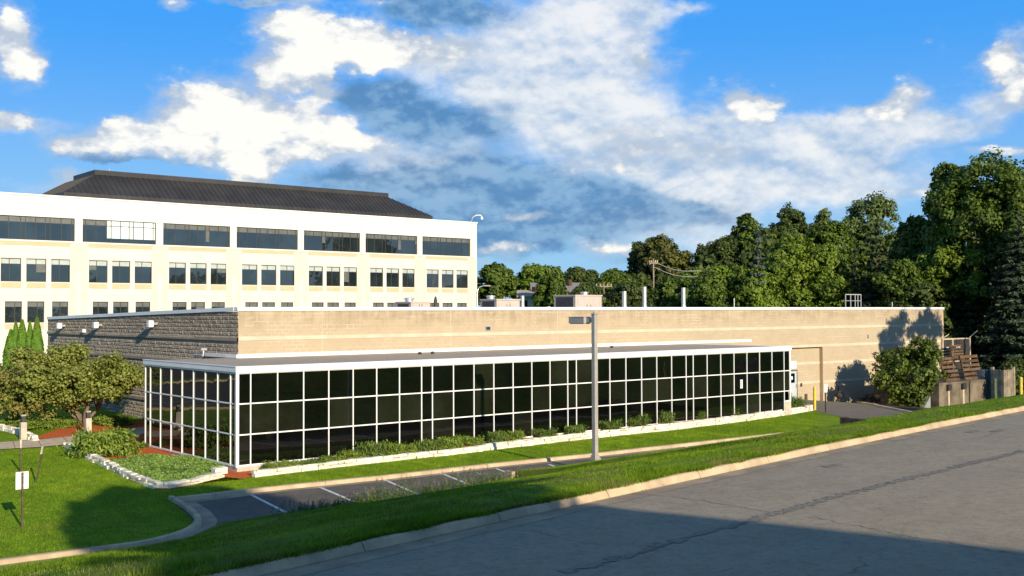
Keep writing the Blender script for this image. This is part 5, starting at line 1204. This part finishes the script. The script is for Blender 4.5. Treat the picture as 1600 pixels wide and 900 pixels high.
# bushy small tree by the dock
tb_ = np.array([56.6, 3.0, z0(56.6, 3.0)]); Dt = (tb_-CAM)@_F; k = Dt/FPX; t = thing('bushy_tree', 'bushy bright green small tree before the tan wall beside the loading dock', 'tree', tuple(tb_)); lob = []
for (x, y, rx, ry) in ((1420, 585, 42, 40), (1392, 580, 26, 26), (1440, 560, 28, 30), (1455, 590, 22, 30), (1410, 610, 34, 18), (1440, 545, 20, 16), (1385, 562, 18, 16), (1425, 625, 26, 10), (1378, 592, 14, 14), (1455, 560, 16, 20), (1408, 555, 20, 14)):
    c = atd(x, y, Dt+random.uniform(-1., 1.)); lob.append((c, (rx*k*.9, rx*k*.9, ry*k*.9)))
np_mesh('crown', clumps(lob, 420, 46, .38, .115, 31, .25), 4, M['leaf_maple'], t)
mb = MB(); limb_tree(mb, tb_, tb_+np.array([0,0,2.6]), .12, lob[:8], 3); mb.build('trunk', M['bark'], t, True)

# ------------------------------------------------------------------ trees behind
L = M
broadleaf('rounded dark green tree touching the right edge of the cream office building', 776, 416, 74, 482, 140, L['leaf_mid'], 101, .42, per=22)
broadleaf('pale green tree above the small white house', 842, 414, 92, 462, 190, L['leaf_bright'], 102, .5, per=20)
broadleaf('low round tree in front of the grey roofed house, left of the largest rooftop unit', 862, 430, 62, 482, 145, L['leaf_mid'], 103, .42, per=22)
broadleaf('distant dark tree behind the grey roofed house ridge', 906, 421, 84, 462, 215, L['leaf_dark'], 104, .55, per=20)
broadleaf('distant low tree between the office building and the houses', 812, 434, 50, 470, 200, L['leaf_dark'], 105, .5, per=18)
broadleaf('leafy tree with a broad crown behind the three exhaust stacks, left one', 965, 424, 84, 484, 122, L['leaf_mid'], 106, .36)
broadleaf('dense tree wrapped round the crossarm pole beside the shortest stack', 918, 446, 60, 484, 126, L['leaf_dark'], 107, .36)
broadleaf('big round dark tree rising behind the pale utility pole', 1037, 373, 112, 484, 128, L['leaf_olive'], 108, .36, 1.15, nl=8)
broadleaf('small upright dark tree sticking out of the left flank of the big round one', 1000, 380, 40, 450, 134, L['leaf_dark'], 109, .36)
broadleaf('bright yellow green tree behind the stack standing apart', 1085, 420, 66, 484, 116, L['leaf_bright'], 110, .34)
broadleaf('dark narrow tree between the round dark tree and the green thicket', 1102, 388, 70, 484, 132, L['leaf_dark'], 111, .36)
broadleaf('tall dark tree with a rounded top behind the thicket, left of the forked one', 1165, 337, 86, 470, 130, L['leaf_mid'], 112, .36)
broadleaf('tall open crowned dark tree with sky gaps, left of the pale broad one', 1236, 326, 92, 470, 132, L['leaf_dark'], 113, .36, .8, nl=9)
broadleaf('slim tree top poking out between the open dark tree and the pale broad one', 1290, 330, 50, 460, 136, L['leaf_pale'], 114, .36, .8)
broadleaf('pale grey green broad domed tree on the skyline', 1368, 311, 146, 470, 140, L['leaf_pale'], 115, .38, 1.0, nl=9)
broadleaf('bright leafy tree low behind the roof edge, left of the blue spruce', 1130, 415, 96, 486, 108, L['leaf_bright'], 116, .32)
broadleaf('wide bright green tree straight behind the low roof, below the open dark tree', 1240, 372, 150, 486, 106, L['leaf_bright'], 117, .32, 1.1, nl=9)
broadleaf('lower bright bushy tree behind the roof ladder frame', 1300, 408, 100, 488, 100, L['leaf_bright'], 118, .30)
broadleaf('dark green tree filling the gap behind the wide bright one', 1300, 348, 110, 480, 122, L['leaf_mid'], 119, .36)
broadleaf('medium green tree right of the brown spruce with lit upper branches', 1432, 342, 110, 486, 112, L['leaf_mid'], 120, .33)
broadleaf('tallest tree, with a big billowing crown at the upper right', 1545, 247, 206, 420, 104, L['leaf_mid'], 121, .34, 1.25, nl=12)
broadleaf('left shoulder tree leaning out below the tallest crown', 1486, 258, 84, 380, 108, L['leaf_mid'], 122, .34, 1.)
broadleaf('bright green tree below the tallest crown, left of the near spruce', 1490, 350, 120, 500, 104, L['leaf_bright'], 123, .30, 1.)
broadleaf('shaded tree at the right edge behind the near spruce', 1592, 330, 110, 500, 100, L['leaf_dark'], 124, .32)
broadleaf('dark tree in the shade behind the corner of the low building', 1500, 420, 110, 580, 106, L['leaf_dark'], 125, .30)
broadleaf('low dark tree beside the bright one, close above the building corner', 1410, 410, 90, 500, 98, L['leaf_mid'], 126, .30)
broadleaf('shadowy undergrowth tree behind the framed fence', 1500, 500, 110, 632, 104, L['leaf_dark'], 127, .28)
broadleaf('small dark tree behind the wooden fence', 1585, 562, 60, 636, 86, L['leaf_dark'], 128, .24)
broadleaf('tree beyond the right edge of the picture behind the spruce', 1660, 300, 150, 500, 100, L['leaf_mid'], 129, .34)
for i, (px, yt, w, yb, D, m, lab) in enumerate((
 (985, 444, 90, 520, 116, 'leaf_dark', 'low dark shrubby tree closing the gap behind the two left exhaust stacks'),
 (1050, 436, 80, 520, 112, 'leaf_mid', 'low leafy tree behind the stack that stands apart, on its near side'),
 (1110, 430, 90, 520, 104, 'leaf_mid', 'low spreading tree behind the roof edge right of the last exhaust stack'),
 (1180, 424, 110, 520, 102, 'leaf_bright', 'low bright bushy tree under the blue spruce'),
 (1255, 420, 120, 520, 100, 'leaf_bright', 'low bright bushy tree left of the roof ladder frame'),
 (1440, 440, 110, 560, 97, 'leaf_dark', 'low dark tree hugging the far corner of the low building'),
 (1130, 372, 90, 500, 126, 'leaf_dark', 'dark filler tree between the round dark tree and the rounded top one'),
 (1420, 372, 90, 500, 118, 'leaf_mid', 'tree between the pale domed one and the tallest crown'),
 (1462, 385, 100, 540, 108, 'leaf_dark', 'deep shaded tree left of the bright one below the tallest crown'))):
    broadleaf(lab, px, yt, w, yb, D, L[m], 150+i, .32)
# the wood farther back, one mass of dark foliage
rng = np.random.default_rng(88); n = 60000; px = rng.uniform(955, 1720, n); D = rng.uniform(135, 175, n); zt_ = np.interp(px, [955, 1010, 1120, 1200, 1420, 1720], [7.5, 9.5, 12.5, 15, 16, 15])+1.2*np.sin(px*.07)+.8*np.sin(px*.19)
az_ = YAW+np.arctan((px-800)/FPX); dd = D/np.cos(az_-YAW); P = np.stack([CAM[0]+np.sin(az_)*dd, CAM[1]+np.cos(az_)*dd, rng.random(n)**.8*zt_], 1)
props(np_mesh('far_wood', leaf_quads(P, rng.normal(size=(n, 3))*.6+np.array([0, -.6, .4]), rng.uniform(.35, .7, n), .35), 4, M['leaf_dark']), 'dark wood behind the row of trees at the back of the low building', 'wood', kind='stuff')
conifer('slim pale blue spruce rising from the bright green trees', 1186, 358, 66, 97, L['spruce_blue'], 201, 20, .26, 1.1)
conifer('brownish dark spruce with drooping boughs behind the ladder frame', 1372, 343, 112, 94, L['spruce'], 202, 24, .28, 1.1, power=.75)
conifer('second dark spruce close beside the brownish one', 1338, 385, 84, 96, L['spruce'], 203, 20, .26, 1.)
conifer('near grey green spruce with layered drooping boughs at the right edge', 1596, 338, 165, 97, L['spruce_grey'], 204, 26, .24, 1.3, power=.7, droop=.32)
conifer('dark spruce hidden in shade between the building corner and the near spruce', 1515, 400, 90, 103, L['spruce'], 205, 20, .24, 1.)
conifer('second layered spruce crowding the near one from the right', 1668, 380, 150, 98, L['spruce'], 206, 20, .24, 1.)
# tall trees on the verge to the right of the picture (their shadow falls on the wall)
for (x, y, lobs, lab) in ((59.5, -14.5, [((59.4,-14.2,11.6),(1.5,1.6,1.5)),((60.9,-14,12.4),(1.1,1.2,1.3)),((58.2,-14.6,11.2),(1.0,1.2,1.1))], 'tall roadside tree with a high narrow crown, nearer the loading dock'), (64.8, -14.0, [((64.6,-13.8,11.8),(1.8,1.6,1.6)),((63.0,-14,11.6),(1.2,1.2,1.2)),((66.2,-14.2,12.2),(1.3,1.2,1.5)),((64.9,-14,13.2),(.8,.8,.9))], 'tall roadside tree with a high narrow crown, farther along the verge')):
    gz = bank_pt(x, .6)[2]; t = thing('roadside_tree', lab, 'tree', (x, y, gz), 'trees on the verge'); np_mesh('crown', clumps(lobs, 190, 40, .42, .13, int(x), .35), 4, M['leaf_mid'], t); mb = MB(); limb_tree(mb, (x, y, gz-.1), (x, y, 11.5), .13, lobs, int(y)); mb.build('trunk', M['bark'], t, True)

# ------------------------------------------------------------------ across the road, behind the viewer: what throws the long shadow
bp = [(-8.5, -61.6), (-10.6, -54.5), (-46., -56.4), (-46., -80.), (-7., -80.)]; t = thing('brick_building', 'dark brick building across the road throwing the long shadow', 'building', (-11.3, -57., ROADZ)); mb = MB(); n = len(bp); HB = 12.
mb.add([(x, y, 2.4) for x, y in bp]+[(x, y, HB) for x, y in bp], [(i, i+n, (i+1) % n+n, (i+1) % n) for i in range(n)]+[tuple(range(n, 2*n))]); mb.build('wall', M['brick'], t); mb = MB()
for i in range(n):
    a, b_ = np.array(bp[i]), np.array(bp[(i+1) % n]); mb.bar((*a, HB), (*b_, HB), .2, .12)
mb.build('coping', M['kerb'], t)
for i in range(3):
    for zz in (3.6, 7.6): x = -28-i*6; mb = MB(); mb.box((x-1.3, -56.2, zz), (x+1.3, -55.1, zz+2.2)); mb.build('window', M['office_glass'], t)
def roadside(x, y, lobes, label, seed, r0=.2):
    t = thing('shade_tree', label, 'tree', (x, y, ROADZ), 'trees across the road'); np_mesh('crown', clumps(lobes, 1100, 40, .5, .2, seed, .75), 4, M['leaf_mid'], t); mb = MB(); limb_tree(mb, (x, y, ROADZ-.05), (x, y, 11.6), r0, lobes, seed, 8, (5,)); mb.build('trunk', M['bark'], t, True)
roadside(-12.4, -43.4, [((-12.2,-43.4,12.),(2.6,2.6,1.3)),((-10.6,-41.4,12.),(1.8,1.8,1.)),((-13.8,-45.8,12.),(2.2,2.4,1.1)),((-10.,-44.6,12.),(1.8,2.,1.1)),((-12.,-41.2,12.2),(1.5,1.5,.9))], 'flat topped shade tree across the road beside the dark brick building', 301)

roadside(-10.2, -51.2, [((-12.9,-52.8,12.),(2.3,2.2,.6)),((-11.6,-50.6,12.),(2.1,1.7,.6)),((-9.6,-48.8,12.),(2.3,1.8,.6)),((-8.0,-48.0,12.),(1.7,1.4,.5)),((-12.6,-49.6,12.),(2.6,2.2,.6)),((-13.6,-50.4,12.),(2.8,2.6,.6)),((-15.6,-52.4,12.),(2.4,2.4,.6)),((-16.4,-54.4,12.),(2.9,2.8,.6)),((-13.6,-54.2,12.),(2.8,2.4,.6))], 'wide umbrella shaped shade tree across the road at the corner of the dark brick building', 303)

# far wood beyond, seen only as reflections in the glazing
rng = np.random.default_rng(77); n = 5200; x = rng.uniform(-260, 420, n); y = -190+rng.normal(size=n)*9; zt_ = 9+3.5*np.sin(x*.07)+2.5*np.sin(x*.19+1); z = 2.5+rng.random(n)**.7*zt_
x2 = -95+rng.normal(size=1500)*6; y2 = rng.uniform(-70, 170, 1500); z2 = rng.random(1500)**.7*(9+2*np.sin(y2*.2)); x, y, z = np.r_[x, x2], np.r_[y, y2], np.r_[z, z2]; n = len(x)
props(np_mesh('distant_wood', leaf_quads(np.stack([x, y, z], 1), rng.normal(size=(n, 3))*.5+np.array([0, .8, .3]), rng.uniform(1.2, 2.2, n), 1.3), 4, M['leaf_dark']), 'far dark wood on the horizon behind the viewer', 'wood', kind='stuff')

# ------------------------------------------------------------------ weeds along the foot of the bank, grass blades
rng = np.random.default_rng(55); VV = []; VS = []
for i in range(460):
    x = rng.uniform(-3.6, 6.6); dn = .25+.75*min(1, max(0, (x+3.6)/3)); 
    if rng.random() > dn: continue
    y = -10.0+rng.normal()*.2; zb = -.22+max(0, (-9.6-y))*.12; h = rng.uniform(.12, .5)*(1.1 if x > 0 else .75)*(1.5 if rng.random() < .22 else 1); lean = rng.normal(size=2)*.16
    k = int(10+h*26); q = rng.random(k); c = np.stack([x+lean[0]*q*h+rng.normal(size=k)*.05*(1.2-q), y+lean[1]*q*h+rng.normal(size=k)*.05*(1.2-q), zb+q*h], 1)
    VV.append(leaf_quads(c, rng.normal(size=(k, 3)), .036*rng.uniform(.5, 1.5, k), .011))
    a = np.array([x, y, zb]); b_ = np.array([x+lean[0]*h, y+lean[1]*h, zb+h*1.08]); w_ = np.array([.004, 0, 0]); VV.append(np.array([a-w_, a+w_, b_+w_*.4, b_-w_*.4]))
    if rng.random() < .3: k = 9; c = b_+rng.normal(size=(k, 3))*np.array([.02, .02, .05]); VS.append(leaf_quads(c, rng.normal(size=(k, 3)), .022, .012))
props(np_mesh('weeds', np.concatenate(VV), 4, M['weed']), 'tall straggly weeds growing along the edge of the parking lot', 'weeds', kind='stuff')
props(np_mesh('weed_seed_heads', np.concatenate(VS), 4, M['seedhead']), 'dry pale seed heads on the weeds by the parking lot', 'weeds', kind='stuff')
def blades(base, h, w, seed, lean=.45):
    rng = np.random.default_rng(seed); n = len(base); a = rng.random(n)*6.283; hh = h*rng.uniform(.5, 1.4, n); d = np.stack([np.cos(a), np.sin(a), 0*a], 1); s = np.stack([-np.sin(a), np.cos(a), 0*a], 1)*(w*rng.uniform(.6, 1.4, n))[:, None]
    tip = base+np.stack([d[:,0]*hh*lean*rng.random(n), d[:,1]*hh*lean*rng.random(n), hh], 1)
    return np.stack([base-s, base+s, tip], 1).reshape(-1, 3)
rng = np.random.default_rng(91); B = []
n = 420000; X = np.concatenate([rng.uniform(-16, 12, int(n*.72)), rng.uniform(12, 48, int(n*.28))]); K = rng.random(len(X))
K = np.where(rng.random(len(X)) < .1, rng.random(len(X))**3*.05, K)
kx = np.arange(-20, 50.01, .25); kk_ = np.linspace(-.012, 1, 41); tab = np.array([[bank_pt(x, max(k, 0)) for k in kk_] for x in kx])
def samp(X, K):
    fx = np.clip((X+20)/.25, 0, len(kx)-1.001); fk = np.clip((K+.012)/1.012*40, 0, 39.999); i = fx.astype(int); j = fk.astype(int); u = (fx-i)[:, None]; v = (fk-j)[:, None]
    return tab[i, j]*(1-u)*(1-v)+tab[i+1, j]*u*(1-v)+tab[i, j+1]*(1-u)*v+tab[i+1, j+1]*u*v
Pb = samp(X, K); patch = .5+.5*np.sin(Pb[:,0]*1.3+np.sin(Pb[:,1]*2.1)*1.5); edge = np.where(K < .05, 1.5, 1.)
props(np_mesh('bank_grass', blades(Pb-np.array([0,0,.01]), .05*(.6+.8*patch)*edge, .0065, 92, 1.1), 3, M['bank_blade']), 'rough green grass on the bank between the road kerb and parking lot', 'grass', kind='stuff')
# ragged fringe hanging over the back of the road kerb
n = 26000; xk = np.concatenate([rng.uniform(-16, 12, int(n*.7)), rng.uniform(12, 45, int(n*.3))]); cl = .5+.5*np.sin(xk*2.3+np.sin(xk*.7)*3)
Pk = np.array([[*koff(x, .19-abs(rng.normal())*.05*(.3+c_)), ROADZ+KH] for x, c_ in zip(xk, cl)]); props(np_mesh('kerb_grass', blades(Pk, .08, .008, 93, 1.2), 3, M['bank_blade']), 'grass fringe creeping over the back edge of the road kerb', 'grass', kind='stuff')
lawn_poly = [tuple(q) for q in offset(cs, -.27)]+G((-30,706),(0,705),(60,701.5),(97,699.5))+[tuple(q) for q in bed_edge]+G((400,749),(430,745),(395,760),(300,777))
P = scatter(lawn_poly, 420, 95); C = np.stack([P[:,0], P[:,1], [z0(a, b) for a, b in P]], 1)
props(np_mesh('lawn_grass', blades(C, .045, .007, 96), 3, M['blade']), 'short mown grass of the front lawn left of the parking lot', 'grass', kind='stuff')
sp = [tuple(p+np.array([0, .3])) for p in lot_n]+[tuple(p-np.array([0, .06])) for p in wall_base[::-1]]
P = scatter(sp, 300, 97); C = np.stack([P[:,0], P[:,1], [z0(a, b) for a, b in P]], 1)
props(np_mesh('strip_grass', blades(C, .045, .008, 98), 3, M['blade']), 'short mown grass strip between the parking kerb and limestone wall', 'grass', kind='stuff')

# ------------------------------------------------------------------ road details: tar-sealed joint wandering along the lane and small patches
mb = MB(); rng = np.random.default_rng(12)
def ribbon(pts, w, gap=0.):
    for a, b_ in zip(pts[:-1], pts[1:]):
        if rng.random() < gap: continue
       
        v = b_-a; v /= np.linalg.norm(v); nn = np.array([-v[1], v[0]]); wa = w*rng.uniform(.4, 1.3)
        o = kz(a)+.006; o2 = kz(b_)+.006; mb.quad((*(a-nn*wa), o), (*(b_-nn*wa), o2), (*(b_+nn*wa), o2), (*(a+nn*wa), o))
def kz(p):
    o = (Yk(p[0])-p[1]); f = np.clip((RW-o)/(RW-GUT), 0, 1); return ROADZ+.05*math.sin(math.pi*f)+.002
def rp(x, y): return onz(x, y, ROADZ+.04)[:2]
def wander(pxs, n, j):
    P = np.array([rp(*q) for q in pxs]); d = np.r_[0, np.cumsum(np.linalg.norm(np.diff(P, axis=0), axis=1))]; s_ = np.linspace(0, d[-1], n)
    return [np.array([np.interp(q, d, P[:,0]), np.interp(q, d, P[:,1])])+rng.normal(size=2)*j for q in s_]
ribbon(wander(((880,895),(980,868),(1080,838),(1180,812),(1300,778),(1420,748),(1600,705)), 420, .04), .11, .12)
ribbon(wander(((990,768),(1060,775),(1120,785),(1180,796),(1225,805)), 60, .04), .008)
ribbon(wander(((1265,808),(1330,820),(1400,836),(1500,852),(1590,866)), 80, .04), .009)
for c in ((1302,726),(1520,673),(1560,672)):
    p = rp(*c); mb.quad(*[(p[0]+a*.35+random.uniform(-.06,.06), p[1]+b_*.16, kz(p)+.006) for a, b_ in ((-1,-1),(1,-.6),(1,1),(-1,.7))])
props(mb.build('tar_joint', M['seal']), kind='structure')
# bits of litter and fallen leaves in the gutter
mb = MB()
for _ in range(60): x = rng.uniform(-12, 30); p = koff(x, -abs(rng.normal())*.18-.03); a = rng.random()*3; mb.quad(*[(p[0]+math.cos(a+q)*.03, p[1]+math.sin(a+q)*.02, ROADZ+.012+.01*(q % 2)) for q in (0, 1.57, 3.14, 4.71)])
props(mb.build('leaf_litter', M['pallet']), 'small dry leaves lying in the road gutter', 'litter', kind='stuff')

# ------------------------------------------------------------------ camera and output
cd = bpy.data.cameras.new('camera'); cam = bpy.data.objects.new('camera', cd); COL.objects.link(cam)
cd.sensor_width = 36; cd.lens = FPX/1600*36; cd.clip_start = .1; cd.clip_end = 9000
Mx = Matrix(((_R2[0], _U2[0], -_F[0], CAM[0]), (_R2[1], _U2[1], -_F[1], CAM[1]), (_R2[2], _U2[2], -_F[2], CAM[2]), (0, 0, 0, 1)))
cam.matrix_world = Mx; sc.camera = cam
sc.view_settings.view_transform = 'Standard'; sc.view_settings.look = 'None'; sc.view_settings.exposure = EXPO; sc.view_settings.gamma = 1
sc.render.engine = 'CYCLES'; sc.cycles.use_denoising = True; sc.cycles.max_bounces = 6; sc.cycles.transparent_max_bounces = 4
